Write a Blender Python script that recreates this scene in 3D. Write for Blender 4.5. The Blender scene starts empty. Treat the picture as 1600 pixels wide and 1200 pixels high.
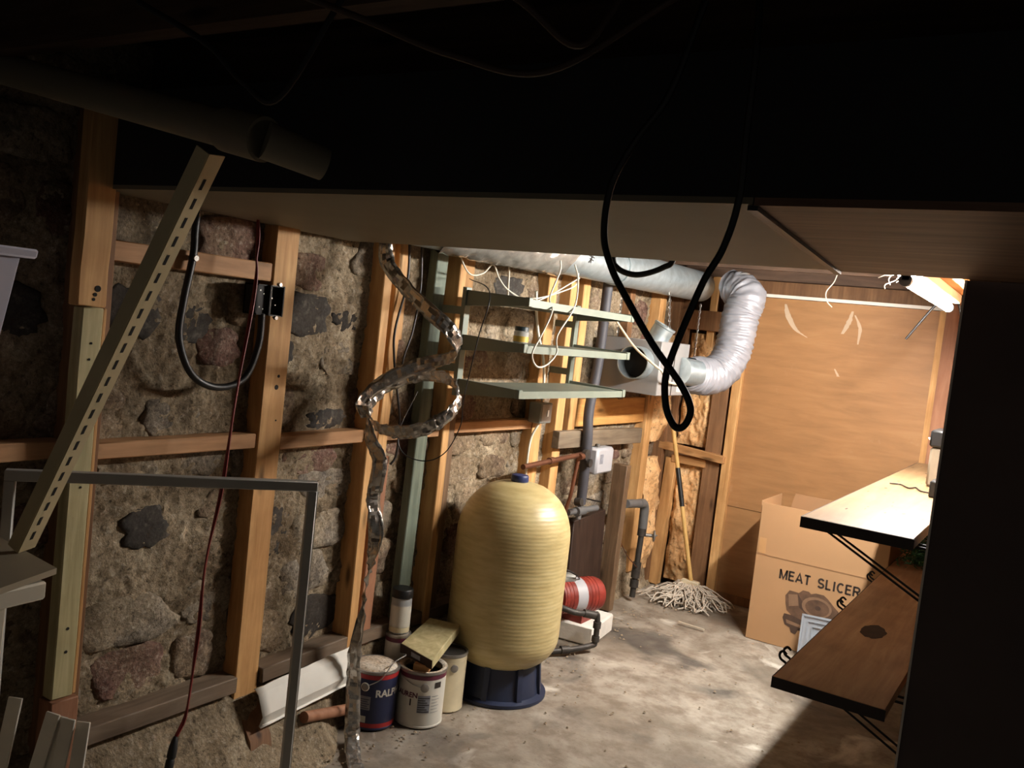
import bpy, math, random
import numpy as np
from mathutils import Vector, Matrix, noise
random.seed(7)
S = bpy.context.scene
COL = S.collection

# ------------------------------------------------------------------ camera
YAW, PITCH, ROLL = math.radians(32.0), math.radians(-3.722), math.radians(6.459)
fw = Vector((-math.sin(YAW)*math.cos(PITCH), math.cos(YAW)*math.cos(PITCH), math.sin(PITCH)))
rt = Vector((math.cos(YAW), math.sin(YAW), 0)); up = rt.cross(fw)
r2 = math.cos(ROLL)*rt + math.sin(ROLL)*up
u2 = -math.sin(ROLL)*rt + math.cos(ROLL)*up
cd = bpy.data.cameras.new('camera'); cam = bpy.data.objects.new('camera', cd); COL.objects.link(cam)
cd.sensor_width = 36; cd.lens = 36*1400/1600; cd.clip_start = .02
m = Matrix.Identity(4)
for i in range(3):
    m[i][0], m[i][1], m[i][2] = r2[i], u2[i], -fw[i]
m[0][3], m[1][3], m[2][3] = 0, 0, 1.5
cam.matrix_world = m
S.camera = cam
# ------------------------------------------------------------------ world, exposure
w = bpy.data.worlds.new('world'); S.world = w; w.use_nodes = True
bg = w.node_tree.nodes['Background']; bg.inputs[0].default_value = (1, .92, .82, 1); bg.inputs[1].default_value = .055
S.view_settings.view_transform = 'Standard'; S.view_settings.look = 'None'
S.view_settings.gamma = 1; S.view_settings.use_curve_mapping = False
S.view_settings.exposure = 0.0
TUBE_STRENGTH = 560.0

# ------------------------------------------------------------------ helpers
def lin(c):
    def f(x): return x/12.92 if x <= .04045 else ((x+.055)/1.055)**2.4
    return tuple(f(x/255.) for x in c) + (1,)

def V(*a): return Vector(a)

class MB:
    def __init__(s): s.v = []; s.f = []
    def add(s, vs, fs):
        o = len(s.v); s.v += [tuple(p) for p in vs]; s.f += [tuple(i+o for i in f) for f in fs]; return s
    def box(s, p0, p1, R=None, c=None):
        x0, y0, z0 = p0; x1, y1, z1 = p1
        vs = [V(x, y, z) for z in (z0, z1) for y in (y0, y1) for x in (x0, x1)]
        if R is not None:
            c = V(*c) if c else V((x0+x1)/2, (y0+y1)/2, (z0+z1)/2)
            vs = [R @ (q-c) + c for q in vs]
        return s.add(vs, [(0,2,3,1),(4,5,7,6),(0,1,5,4),(2,6,7,3),(0,4,6,2),(1,3,7,5)])
    def beam(s, a, b, w, h, upv=(0,0,1), seg=1, wob=0):
        a, b = V(*a), V(*b); t = (b-a).normalized(); sd = t.cross(V(*upv)).normalized(); u = sd.cross(t)
        vs = []; fs = []
        for k in range(seg+1):
            c = a.lerp(b, k/seg)
            if wob and 0 < k < seg: c = c + sd*random.uniform(-wob, wob) + u*random.uniform(-wob, wob)*.5
            vs += [c+sd*x*w/2+u*y*h/2 for x, y in ((-1,-1),(1,-1),(1,1),(-1,1))]
            if k:
                o = 4*(k-1)
                fs += [(o+i, o+4+i, o+4+(i+1)%4, o+(i+1)%4) for i in range(4)]
        fs += [(0,1,2,3), (4*seg+3,4*seg+2,4*seg+1,4*seg)]
        return s.add(vs, fs)
    def hexa(s, b, t):   # 4 bottom points, 4 top points
        return s.add(list(b)+list(t), [(3,2,1,0),(4,5,6,7),(0,1,5,4),(1,2,6,5),(2,3,7,6),(3,0,4,7)])
    def cyl(s, a, b, r0, r1=None, n=16, caps=True):
        r1 = r0 if r1 is None else r1
        a, b = V(*a), V(*b); t = (b-a).normalized()
        x = t.orthogonal().normalized(); y = t.cross(x)
        vs = []
        for c, r in ((a, r0), (b, r1)):
            vs += [c + (x*math.cos(2*math.pi*i/n)+y*math.sin(2*math.pi*i/n))*r for i in range(n)]
        fs = [(i, (i+1)%n, n+(i+1)%n, n+i) for i in range(n)]
        if caps: fs += [tuple(range(n))[::-1], tuple(range(n, 2*n))]
        return s.add(vs, fs)
    def lathe(s, prof, c, axis=(0,0,1), n=32, capb=True, capt=True):
        c = V(*c); t = V(*axis).normalized()
        x = V(1,0,0) if abs(t.z) > .99 else t.cross(V(0,0,1)).normalized(); y = t.cross(x)
        vs = []; fs = []
        for r, h in prof:
            vs += [c + t*h + (x*math.cos(2*math.pi*i/n)+y*math.sin(2*math.pi*i/n))*r for i in range(n)]
        for k in range(len(prof)-1):
            fs += [(k*n+i, k*n+(i+1)%n, (k+1)*n+(i+1)%n, (k+1)*n+i) for i in range(n)]
        if capb: fs.append(tuple(range(n))[::-1])
        if capt: fs.append(tuple(range((len(prof)-1)*n, len(prof)*n)))
        return s.add(vs, fs)
    def tube(s, pts, r, n=8, flat=1.0):
        pts = [V(*p) for p in pts]; vs = []; fs = []
        x = None; N = len(pts)
        for k, p in enumerate(pts):
            t = (pts[min(k+1, N-1)]-pts[max(k-1, 0)]).normalized()
            if x is None: x = t.orthogonal().normalized()
            x = (x - t*x.dot(t)).normalized(); y = t.cross(x)
            rr = r(k/(N-1)) if callable(r) else r
            vs += [p + (x*math.cos(2*math.pi*i/n)+y*math.sin(2*math.pi*i/n)*flat)*rr for i in range(n)]
            if k: fs += [((k-1)*n+i, (k-1)*n+(i+1)%n, k*n+(i+1)%n, k*n+i) for i in range(n)]
        fs += [tuple(range(n))[::-1], tuple(range((N-1)*n, N*n))]
        return s.add(vs, fs)
    def grid(s, fn, nu, nv):
        vs = [fn(i/nu, j/nv) for j in range(nv+1) for i in range(nu+1)]
        fs = [(j*(nu+1)+i, j*(nu+1)+i+1, (j+1)*(nu+1)+i+1, (j+1)*(nu+1)+i) for j in range(nv) for i in range(nu)]
        return s.add(vs, fs)
    def ring(s, c, R, r, ax=(0,0,1), n=16, k=6):
        c = V(*c); t = V(*ax).normalized(); x = t.orthogonal().normalized(); y = t.cross(x)
        vs = []; fs = []
        for i in range(n):
            a = 2*math.pi*i/n; d = x*math.cos(a)+y*math.sin(a)
            vs += [c + d*(R+r*math.cos(2*math.pi*j/k)) + t*r*math.sin(2*math.pi*j/k) for j in range(k)]
        for i in range(n):
            for j in range(k):
                fs.append((i*k+j, ((i+1)%n)*k+j, ((i+1)%n)*k+(j+1)%k, i*k+(j+1)%k))
        return s.add(vs, fs)

def cat(pts, res=8):
    P = [np.array(p, float) for p in pts]; out = []
    P = [2*P[0]-P[1]] + P + [2*P[-1]-P[-2]]
    for i in range(1, len(P)-2):
        a, b, c, d = P[i-1:i+3]
        for k in range(res):
            t = k/res
            out.append(.5*((2*b)+(c-a)*t+(2*a-5*b+4*c-d)*t*t+(3*b-a-3*c+d)*t**3))
    out.append(P[-2]); return [tuple(x) for x in out]

WL = {}
def props(o, label=None, category=None, group=None, kind=None):
    if label: o['label'] = label
    if category: o['category'] = category
    if group: o['group'] = group
    if kind: o['kind'] = kind
    return o
def empty(name, loc, label=None, category=None, group=None, kind=None):
    o = bpy.data.objects.new(name, None); COL.objects.link(o); o.empty_display_size = .1
    o.location = loc; WL[o.name] = V(*loc); return props(o, label, category, group, kind)
def build(name, mb, mat, parent=None, label=None, category=None, group=None, kind=None, bevel=0, sharp=40, origin=None, smooth=True):
    A = np.array(mb.v, float); lo, hi = A.min(0), A.max(0)
    org = V(*origin) if origin else V((lo[0]+hi[0])/2, (lo[1]+hi[1])/2, lo[2])
    me = bpy.data.meshes.new(name)
    me.from_pydata([tuple(p) for p in (A-np.array(org))], [], mb.f); me.update()
    if smooth:
        me.shade_smooth(); me.set_sharp_from_angle(angle=math.radians(sharp))
    me.materials.append(mat)
    o = bpy.data.objects.new(name, me); COL.objects.link(o)
    WL[o.name] = org
    if parent is not None:
        o.parent = parent; o.location = org - WL[parent.name]
    else: o.location = org
    if bevel:
        b = o.modifiers.new('bevel', 'BEVEL'); b.width = bevel; b.segments = 1; b.limit_method = 'ANGLE'
    return props(o, label, category, group, kind)

def text(s, size, fn, bold=0.0, align='LEFT'):
    cu = bpy.data.curves.new('t', 'FONT'); cu.body = s; cu.size = size; cu.offset = bold; cu.align_x = align; cu.resolution_u = 3
    ob = bpy.data.objects.new('t', cu); COL.objects.link(ob)
    dg = bpy.context.evaluated_depsgraph_get(); me = bpy.data.meshes.new_from_object(ob.evaluated_get(dg))
    mb = MB(); mb.add([fn(v.co.x, v.co.y) for v in me.vertices], [tuple(p.vertices) for p in me.polygons])
    bpy.data.objects.remove(ob); bpy.data.curves.remove(cu); bpy.data.meshes.remove(me)
    return mb

def strokes(lines, wd, fn):
    mb = MB()
    for pl in lines:
        P = [np.array(p, float) for p in pl]; vs = []; n = len(P)
        for i, p in enumerate(P):
            d0 = P[i]-P[i-1] if i else P[1]-P[0]; d1 = P[i+1]-P[i] if i < n-1 else d0
            d0 = d0/np.linalg.norm(d0); d1 = d1/np.linalg.norm(d1)
            t_ = d0+d1; t_ = t_/max(1e-6, np.linalg.norm(t_)); nn_ = np.array([-t_[1], t_[0]]); k_ = 1/max(.55, abs(nn_@np.array([-d0[1], d0[0]])))
            vs += [fn(*(p+nn_*wd/2*k_)), fn(*(p-nn_*wd/2*k_))]
        mb.add(vs, [(2*i, 2*i+1, 2*i+3, 2*i+2) for i in range(n-1)])
    return mb
def arc(cx, cy, rx, ry, a, b, n=10):
    return [(cx+rx*math.cos(math.radians(a+(b-a)*i/n)), cy+ry*math.sin(math.radians(a+(b-a)*i/n))) for i in range(n+1)]
GL = {'M': (.86, [[(.07,0),(.07,1)], [(.07,.97),(.43,.05),(.79,.97)], [(.79,1),(.79,0)]]), 'E': (.64, [[(.07,0),(.07,1)], [(.07,.93),(.6,.93)], [(.07,.52),(.55,.52)], [(.07,.07),(.62,.07)]]),
 'A': (.76, [[(.03,0),(.38,.96),(.73,0)], [(.16,.3),(.6,.3)]]), 'T': (.68, [[(.34,0),(.34,1)], [(.02,.93),(.66,.93)]]),
 'S': (.70, [arc(.34,.70,.26,.23,20,270,10)+arc(.35,.27,.28,.21,90,-160,10)]), 'L': (.6, [[(.07,0),(.07,1)], [(.07,.07),(.56,.07)]]), 'I': (.28, [[(.14,0),(.14,1)]]),
 'C': (.74, [arc(.39,.5,.32,.43,45,315,16)]), 'R': (.74, [[(.07,0),(.07,1)], [(.07,.93),(.42,.93)]+arc(.42,.715,.22,.215,85,-90,8)+[(.07,.50)], [(.38,.50),(.68,0)]]), ' ': (.5, [])}
def sign(txt, h, wd, sp, x0, z0, y):
    mb = MB(); x = x0
    for ch in txt:
        adv, st_ = GL[ch]; b = strokes([[(x+u*h*.92, z0+v*h) for u, v in pl] for pl in st_], wd, lambda u, v: (u, y, v)); mb.add(b.v, b.f); x += adv*h*.92+sp
    return mb
# ------------------------------------------------------------------ materials
def newmat(name):
    ma = bpy.data.materials.new(name); ma.use_nodes = True
    nt = ma.node_tree; return ma, nt, nt.nodes['Principled BSDF']
def N(nt, typ, **kw):
    n = nt.nodes.new(typ)
    for k, v in kw.items():
        if k.startswith('_'): setattr(n, k[1:], v)
        else: n.inputs[k].default_value = v
    return n
def coords(nt, scale=(1,1,1), rand=True):
    tc = N(nt, 'ShaderNodeTexCoord'); mp = N(nt, 'ShaderNodeMapping'); mp.inputs['Scale'].default_value = scale
    if rand:
        oi = N(nt, 'ShaderNodeObjectInfo'); ml = N(nt, 'ShaderNodeMath', _operation='MULTIPLY'); ml.inputs[1].default_value = 37.
        nt.links.new(oi.outputs['Random'], ml.inputs[0])
        ad = N(nt, 'ShaderNodeVectorMath', _operation='ADD')
        nt.links.new(tc.outputs['Object'], ad.inputs[0]); nt.links.new(ml.outputs[0], ad.inputs[1])
        nt.links.new(ad.outputs[0], mp.inputs['Vector'])
    else: nt.links.new(tc.outputs['Object'], mp.inputs['Vector'])
    return mp.outputs['Vector']
def ramp(nt, src, stops):
    r = N(nt, 'ShaderNodeValToRGB'); e = r.color_ramp.elements
    while len(e) < len(stops): e.new(.5)
    for i, (p, c) in enumerate(stops): e[i].position = p; e[i].color = c if len(c) == 4 else lin(c)
    nt.links.new(src, r.inputs['Fac']); return r.outputs['Color']
def noi(nt, vec, scale, detail=6, rough=.55, dist=0):
    n = N(nt, 'ShaderNodeTexNoise', Scale=scale, Detail=detail, Roughness=rough, Distortion=dist); nt.links.new(vec, n.inputs['Vector']); return n.outputs['Fac']
def mix(nt, fac, a, b, mode='MIX'):
    n = N(nt, 'ShaderNodeMix', _data_type='RGBA', _blend_type=mode)
    for k, s in ((0, fac), (6, a), (7, b)):
        if hasattr(s, 'links') or hasattr(s, 'is_linked'): nt.links.new(s, n.inputs[k])
        else: n.inputs[k].default_value = s
    return n.outputs[2]
def bump(nt, bs, src, strength, dist=.01, prev=None):
    b = N(nt, 'ShaderNodeBump', Strength=strength, Distance=dist); nt.links.new(src, b.inputs['Height'])
    if prev: nt.links.new(prev, b.inputs['Normal'])
    nt.links.new(b.outputs[0], bs.inputs['Normal']); return b.outputs[0]

def plain(name, c, rough=.6, metal=0, var=.12, scale=12, bmp=0, bscale=60, spec=.5):
    ma, nt, bs = newmat(name); v = coords(nt)
    c = lin(c); d = tuple(x*(1-var) for x in c[:3])+(1,); l = tuple(min(1, x*(1+var)) for x in c[:3])+(1,)
    nt.links.new(ramp(nt, noi(nt, v, scale), [(.3, d), (.7, l)]), bs.inputs['Base Color'])
    bs.inputs['Roughness'].default_value = rough; bs.inputs['Metallic'].default_value = metal
    bs.inputs['Specular IOR Level'].default_value = spec
    if bmp: bump(nt, bs, noi(nt, v, bscale, 4), bmp, .004)
    return ma
def wood(name, dark, light, axis='Z', rough=.65, stain=None, knots=True):
    ma, nt, bs = newmat(name)
    sc = {'X': (1.2,14,14), 'Y': (14,1.2,14), 'Z': (14,14,1.2)}[axis]
    v = coords(nt, sc); v1 = coords(nt)
    g = noi(nt, v, 2.2, 8, .62, .6)
    c = ramp(nt, g, [(.28, dark), (.5, tuple((a+b)/2 for a, b in zip(dark, light))), (.72, light)])
    if knots:
        kv = coords(nt, {'X': (3,11,11), 'Y': (11,3,11), 'Z': (11,11,3)}[axis])
        vo = N(nt, 'ShaderNodeTexVoronoi', Scale=.9); nt.links.new(kv, vo.inputs['Vector'])
        k = ramp(nt, vo.outputs['Distance'], [(.05, (0,0,0,1)), (.16, (1,1,1,1))])
        c = mix(nt, k, tuple(x*.35 for x in lin(dark)[:3])+(1,), c)
    st = ramp(nt, noi(nt, v1, 3.5, 5), [(.36, (.68,.62,.56,1)), (.56, (1,1,1,1))])
    c = mix(nt, .6, c, st, 'MULTIPLY')
    nt.links.new(c, bs.inputs['Base Color']); bs.inputs['Roughness'].default_value = rough; bs.inputs['Specular IOR Level'].default_value = .3
    bump(nt, bs, g, .25, .003)
    return ma
def emis(name, c, s):
    ma, nt, bs = newmat(name); bs.inputs['Base Color'].default_value = lin(c)
    bs.inputs['Emission Color'].default_value = c_em = (1, .96, .90, 1); bs.inputs['Emission Strength'].default_value = s
    return ma
def rocky(name, stops, smear, bstr=.9, scale=14, white=.5):
    ma, nt, bs = newmat(name); v = coords(nt, rand=False) if name == 'mortar' else coords(nt)
    a = noi(nt, v, scale, 10, .65, .3); b = noi(nt, v, scale*4.5, 8, .7); d = noi(nt, v, 3.2, 6, .6); e = noi(nt, v, 110, 4, .6)
    c = ramp(nt, a, stops)
    c = mix(nt, ramp(nt, d, [(.44, (0,0,0,1)), (.58, (1,1,1,1))]), c, mix(nt, .5, smear, c))
    c = mix(nt, ramp(nt, b, [(.54, (0,0,0,1)), (.64, (white*.62,white*.62,white*.62,1))]), c, lin((222,212,194)))
    c = mix(nt, ramp(nt, b, [(.36, (.7,.7,.7,1)), (.44, (0,0,0,1))]), c, lin((58,48,40)))
    c = mix(nt, .38 if name != 'glass_wool' else .2, c, ramp(nt, e, [(.36, (.35,.32,.28,1)), (.52, (1,1,1,1)), (.64, (1.5,1.48,1.45,1))]), 'MULTIPLY')
    c = mix(nt, .7, c, ramp(nt, noi(nt, v, 2.1, 4), [(.38, (.5,.46,.42,1)), (.56, (1,1,1,1))]), 'MULTIPLY')
    nt.links.new(c, bs.inputs['Base Color']); bs.inputs['Roughness'].default_value = .9; bs.inputs['Specular IOR Level'].default_value = .2
    p = bump(nt, bs, a, bstr, .018); bump(nt, bs, b, bstr*.9, .010, p)
    return ma

M = {}
M['mortar'] = rocky('mortar', [(.25, (84,72,58)), (.45, (150,134,110)), (.62, (178,162,136)), (.8, (198,186,164))], lin((128,110,86)), 1.0, 11)
M['st_brown'] = rocky('stone_brown', [(.3, (86,70,58)), (.5, (128,110,92)), (.75, (168,150,126))], lin((160,142,114)), .8)
M['st_red'] = rocky('stone_red', [(.3, (78,54,48)), (.5, (122,92,82)), (.75, (158,134,118))], lin((150,130,104)), .8)
M['st_grey'] = rocky('stone_grey', [(.3, (92,86,80)), (.5, (140,130,116)), (.75, (182,170,150))], lin((170,152,122)), .8)
M['st_dark'] = rocky('stone_dark', [(.3, (50,48,46)), (.5, (66,62,58)), (.75, (84,78,70))], lin((62,58,54)), .25, 7, .12)
M['brown_dk'] = plain('dark_brown_cable', (58,40,28), .6)
M['wood_dust'] = wood('dusty_plate', (92,78,64), (132,114,96), 'Y', knots=False)
M['wood'] = wood('pine_upright', (172,126,76), (220,176,120))
M['woody'] = wood('pine_along_wall', (156,116,80), (200,156,114), 'Y')
M['woodx'] = wood('pine_across', (162,118,74), (206,160,108), 'X')
M['wood_dk'] = wood('old_dark_wood', (104,74,50), (150,112,78))
M['wood_tr'] = wood('treated_wood', (160,150,108), (204,194,152), knots=False)
M['wood_red'] = wood('red_brown_block', (130,88,64), (168,122,94), knots=False)
M['wood_teal'] = wood('green_painted_wood', (86,96,84), (126,136,120), knots=False)
M['wood_grey'] = wood('weathered_wood', (96,84,70), (140,126,106), 'Y')
M['wood_greyz'] = wood('weathered_post', (84,64,46), (134,108,82))
M['wood_board'] = wood('dark_board', (38,26,20), (64,46,36))
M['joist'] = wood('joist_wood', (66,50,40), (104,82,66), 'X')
M['plyhead'] = wood('plywood_header', (172,120,66), (216,166,100), 'Y')
M['shelfbrown'] = wood('shelf_board', (168,124,86), (206,164,122), 'Y', .5, knots=False)
M['shelf_light'] = wood('pale_shelf_board', (120,94,66), (146,120,88), 'Y', .45, knots=False)
M['shelf_edge'] = plain('dark_shelf_edge', (38,30,28), .6)
M['bulk_grey'] = plain('bulkhead_grey_board', (122,114,96), .6, 0, .08, 4, .1, 30)
M['bulk_brown'] = wood('bulkhead_plywood', (104,78,62), (146,116,96), 'X', .6, knots=False)
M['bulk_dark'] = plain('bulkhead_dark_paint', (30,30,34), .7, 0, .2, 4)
M['black'] = plain('black_rubber', (18,17,17), .45, 0, .2)
M['blackmatte'] = plain('black_matte', (24,22,22), .7, 0, .2)
M['partition'] = plain('dark_partition', (84,72,70), .65, 0, .18, 3, .08, 20)
M['slot'] = plain('cream_steel', (206,190,150), .5, .1, .1, 8)
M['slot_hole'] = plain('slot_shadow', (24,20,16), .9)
M['white'] = plain('white_paint', (220,216,206), .5, 0, .06)
M['greymetal'] = plain('grey_steel', (186,182,174), .45, .1, .08)
M['shelfgrey'] = plain('grey_green_enamel', (118,126,114), .45, .15, .1, 8)
M['galv'] = plain('galvanised_steel', (178,190,194), .36, .75, .16, 26)
M['fan'] = plain('painted_fan_box', (150,148,146), .4, .3, .06, 6)
M['flexduct'] = plain('silver_grey_vinyl', (142,142,148), .36, .15, .06, 9, .35, 30)
M['foil'] = plain('aluminium_foil', (186,180,172), .27, .85, .16, 18, .6, 40)
M['plastic_film'] = plain('crumpled_plastic_film', (150,146,138), .2, .3, .25, 12, .9, 22)
M['red'] = plain('red_cord', (120,34,30), .5)
M['redpaint'] = plain('red_paint', (128,44,34), .5, 0, .4, 14)
M['whitewire'] = plain('white_wire', (222,214,196), .5)
M['cream'] = plain('cream_plastic', (214,200,170), .5, 0, .08)
M['beige'] = plain('beige_plastic', (128,116,98), .5, 0, .06)
M['copper'] = plain('aged_copper', (112,72,52), .5, .6, .25)
M['iron'] = plain('dark_iron', (66,62,58), .55, .5, .25, 20, .4)
M['pvc'] = plain('grey_pvc', (92,92,92), .5)
M['conduit'] = plain('black_foam_pipe', (62,62,68), .6)
M['bluecap'] = plain('blue_plastic', (40,52,96), .45)
M['navy'] = plain('navy_plastic', (34,42,66), .5, 0, .12)
M['navycan'] = plain('navy_label', (34,40,72), .4, 0, .08)
M['canwhite'] = plain('white_label', (206,202,190), .45, 0, .06)
M['cancream'] = plain('cream_label', (208,196,164), .45)
M['maroon'] = plain('maroon_band', (92,34,52), .45)
M['redband'] = plain('red_band', (160,40,40), .45)
M['tin'] = plain('tin', (150,146,140), .38, .6, .2, 20)
M['crust'] = rocky('dried_paint', [(.3, (170,150,120)), (.5, (216,206,190)), (.75, (236,230,220))], lin((170,140,106)), .5, 20)
M['label_grey'] = plain('label_grey', (128,130,138), .6, 0, .2, 60)
M['ink'] = plain('ink', (44,34,28), .7)
M['ink_pic'] = plain('printed_slicer', (98,72,54), .8, 0, .35, 22)
M['ink_dk'] = plain('printed_slicer_dark', (74,54,42), .8, 0, .2, 22)
M['card'] = plain('cardboard', (178,138,98), .8, 0, .05, 3)
M['card_in'] = plain('cardboard_inside', (160,122,86), .85, 0, .06, 3)
M['tape'] = plain('packing_tape', (190,146,100), .3, 0, .05)
M['cardgrey'] = plain('grey_board_sheet', (150,136,112), .8, 0, .08, 4)
M['tablebody'] = plain('cream_table_plastic', (206,196,176), .5, 0, .05)
M['slat'] = plain('white_slat_paint', (216,208,194), .55, 0, .08)
M['insul'] = rocky('glass_wool', [(.3, (206,156,102)), (.5, (226,184,132)), (.75, (238,208,164))], lin((220,172,120)), .5, 9, .1)
M['mop'] = plain('mop_cotton', (196,184,168), .95, 0, .2, 30)
M['handle'] = wood('mop_handle', (190,150,88), (216,178,112), knots=False)
M['grey_box'] = plain('grey_electrical_box', (134,134,128), .5, .4)
M['device'] = plain('white_device_box', (170,170,174), .45, 0, .05)
M['plug'] = plain('plug_black', (28,28,30), .5)
M['styro'] = plain('white_block', (222,216,206), .85, 0, .1, 10, .5, 40)
M['socketgrey'] = plain('socket_blue_grey', (96,108,124), .5)
M['tubeglow'] = emis('lit_tube', (255,250,240), TUBE_STRENGTH)
M['garland'] = plain('green_garland', (46,104,64), .6, 0, .4, 30)
M['twig'] = plain('twig', (196,184,164), .8)
M['debris'] = plain('debris', (146,128,104), .9, 0, .4, 9)
M['scuff'] = plain('white_scuff', (188,166,140), .8, 0, .08)
M['chain'] = plain('chain_steel', (150,146,140), .35, .9)
M['jarlid'] = plain('jar_lid', (46,60,66), .4)
M['jaryellow'] = plain('jar_contents', (206,170,70), .4)

def clear(name, c, rough, alpha_like=.6):
    ma, nt, bs = newmat(name); bs.inputs['Base Color'].default_value = lin(c); bs.inputs['Roughness'].default_value = rough
    bs.inputs['Transmission Weight'].default_value = alpha_like; bs.inputs['IOR'].default_value = 1.2
    v = coords(nt); bump(nt, bs, noi(nt, v, 30, 3), .05, .002)
    return ma
M['bin'] = clear('frosted_plastic', (204,200,212), .5, .15)
M['lidclear'] = clear('clear_plastic', (214,220,228), .25, .6)
M['jar'] = clear('jar_plastic', (206,206,204), .3, .5)

# tank: wound fibreglass with fine horizontal winding bands
ma, nt, bs = newmat('fibreglass_winding'); v = coords(nt, rand=False)
wv = N(nt, 'ShaderNodeTexWave', Scale=21., Distortion=1.1, Detail=3., _wave_type='BANDS', _bands_direction='Z'); wv.inputs['Detail Scale'].default_value = 1.2
nt.links.new(v, wv.inputs['Vector'])
v2 = coords(nt, (1, 1, 5), False)
fine = noi(nt, v2, 9, 6, .6)
nt.links.new(ramp(nt, fine, [(.3, (182,162,112)), (.55, (200,182,130)), (.8, (210,194,146))]), bs.inputs['Base Color'])
bs.inputs['Roughness'].default_value = .38
p = bump(nt, bs, wv.outputs['Fac'], .14, .002); bump(nt, bs, fine, .10, .002, p)
M['tank'] = ma
# floor: dirty concrete
ma, nt, bs = newmat('dirty_concrete'); v = coords(nt, rand=False)
a = noi(nt, v, 1.7, 9, .62, .5); b = noi(nt, v, 9, 9, .65); d = noi(nt, v, 46, 6, .7)
c = ramp(nt, a, [(.3, (92,82,72)), (.45, (134,124,110)), (.6, (166,156,142)), (.75, (196,188,174))])
c = mix(nt, ramp(nt, b, [(.38, (.75,.75,.75,1)), (.56, (0,0,0,1))]), c, lin((112,98,84)))
vo = noi(nt, v, 2.6, 5, .55, .8)
c = mix(nt, ramp(nt, vo, [(.60, (0,0,0,1)), (.68, (.7,.7,.7,1))]), c, lin((218,212,200)))
c = mix(nt, ramp(nt, noi(nt, v, 2.2, 4, .5, 1.0), [(.30, (.7,.7,.7,1)), (.42, (0,0,0,1))]), c, lin((62,58,56)))
c = mix(nt, ramp(nt, d, [(.28, (.6,.6,.6,1)), (.4, (0,0,0,1))]), c, lin((58,48,40)))
nt.links.new(c, bs.inputs['Base Color'])
nt.links.new(ramp(nt, vo, [(.4, (.8,.8,.8,1)), (.65, (.55,.55,.55,1))]), bs.inputs['Roughness'])
bs.inputs['Specular IOR Level'].default_value = .35
p = bump(nt, bs, b, .35, .01); bump(nt, bs, d, .35, .004, p)
M['floor'] = ma
# far plywood panel: smooth horizontal figure, rubbed patches
ma, nt, bs = newmat('veneer_panel'); v = coords(nt, (1.4, 1, 9), False)
g = noi(nt, v, 2.4, 8, .6, .4); v1 = coords(nt, rand=False)
c = ramp(nt, g, [(.3, (142,104,66)), (.55, (158,116,74)), (.8, (168,128,84))])
c = mix(nt, ramp(nt, noi(nt, v1, 5, 8, .7), [(.62, (0,0,0,1)), (.72, (.35,.35,.35,1))]), c, lin((184,156,122)))
nt.links.new(c, bs.inputs['Base Color']); bs.inputs['Roughness'].default_value = .55; bump(nt, bs, g, .12, .003)
M['panel'] = ma

# ================================================================== STRUCTURE
def fnoise(x, y, z, s): return noise.noise(V(x*s, y*s, z*s))
# floor
def ffn(u, v):
    x = -2.3 + 4.8*u; y = -1.2 + 6.6*v
    return (x, y, -.004 + .006*fnoise(x, y, 0, 1.1) + .003*fnoise(x, y, 3, 6))
build('floor', MB().grid(ffn, 160, 200), M['floor'], kind='structure', label='dirty grey concrete basement floor', origin=(0,0,0))

# stone wall: mortar body with stones set in it
WX = -2.165
DARK = [((486,492),), ]
EXPL = [  # y, z, half width, half height, material  (flat-faced dark stones seen in the photograph)
    (2.145, 1.455, .105, .070, 'st_dark'), (1.600, .815, .075, .060, 'st_dark'), (2.075, .735, .085, .078, 'st_dark'),
    (1.495, 1.425, .085, .070, 'st_dark'), (1.70, 1.40, .055, .055, 'st_dark'), (1.17, 1.40, .09, .075, 'st_dark'),
    (2.12, 1.60, .10, .055, 'st_red'), (2.33, 1.45, .075, .035, 'st_dark'), (2.06, 1.335, .035, .04, 'st_dark'),
    (2.28, 1.105, .09, .035, 'st_dark'), (1.66, 1.13, .11, .06, 'st_grey'), (2.92, 1.70, .09, .045, 'st_dark'),
    (1.80, 1.34, .08, .06, 'st_red'), (3.12, 1.34, .12, .05, 'st_red'), (3.35, 1.66, .12, .05, 'st_dark')]
def wallx(y, z):
    q = fnoise(5, y, z, 13)
    return WX + .012*fnoise(0, y, z, 3.1) + .010*fnoise(1, y, z, 8) + .009*abs(fnoise(2, y, z, 19)) + .007*fnoise(3, y, z, 42) + .005*fnoise(4, y, z, 90) - .03*max(0, q-.42)
def wfn(u, v):
    y = -.8 + 1.5*u*4 if u < .25 else .7 + 4.7*(u-.25)/.75; z = -.05 + 2.25*v
    return (wallx(y, z), y, z)
g = MB().grid(wfn, 680, 260)
wl = build('wall_left', g, M['mortar'], kind='structure', label='old rubble stone wall bedded in crumbling mortar', origin=(-2.165, 2.2, 0))
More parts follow.
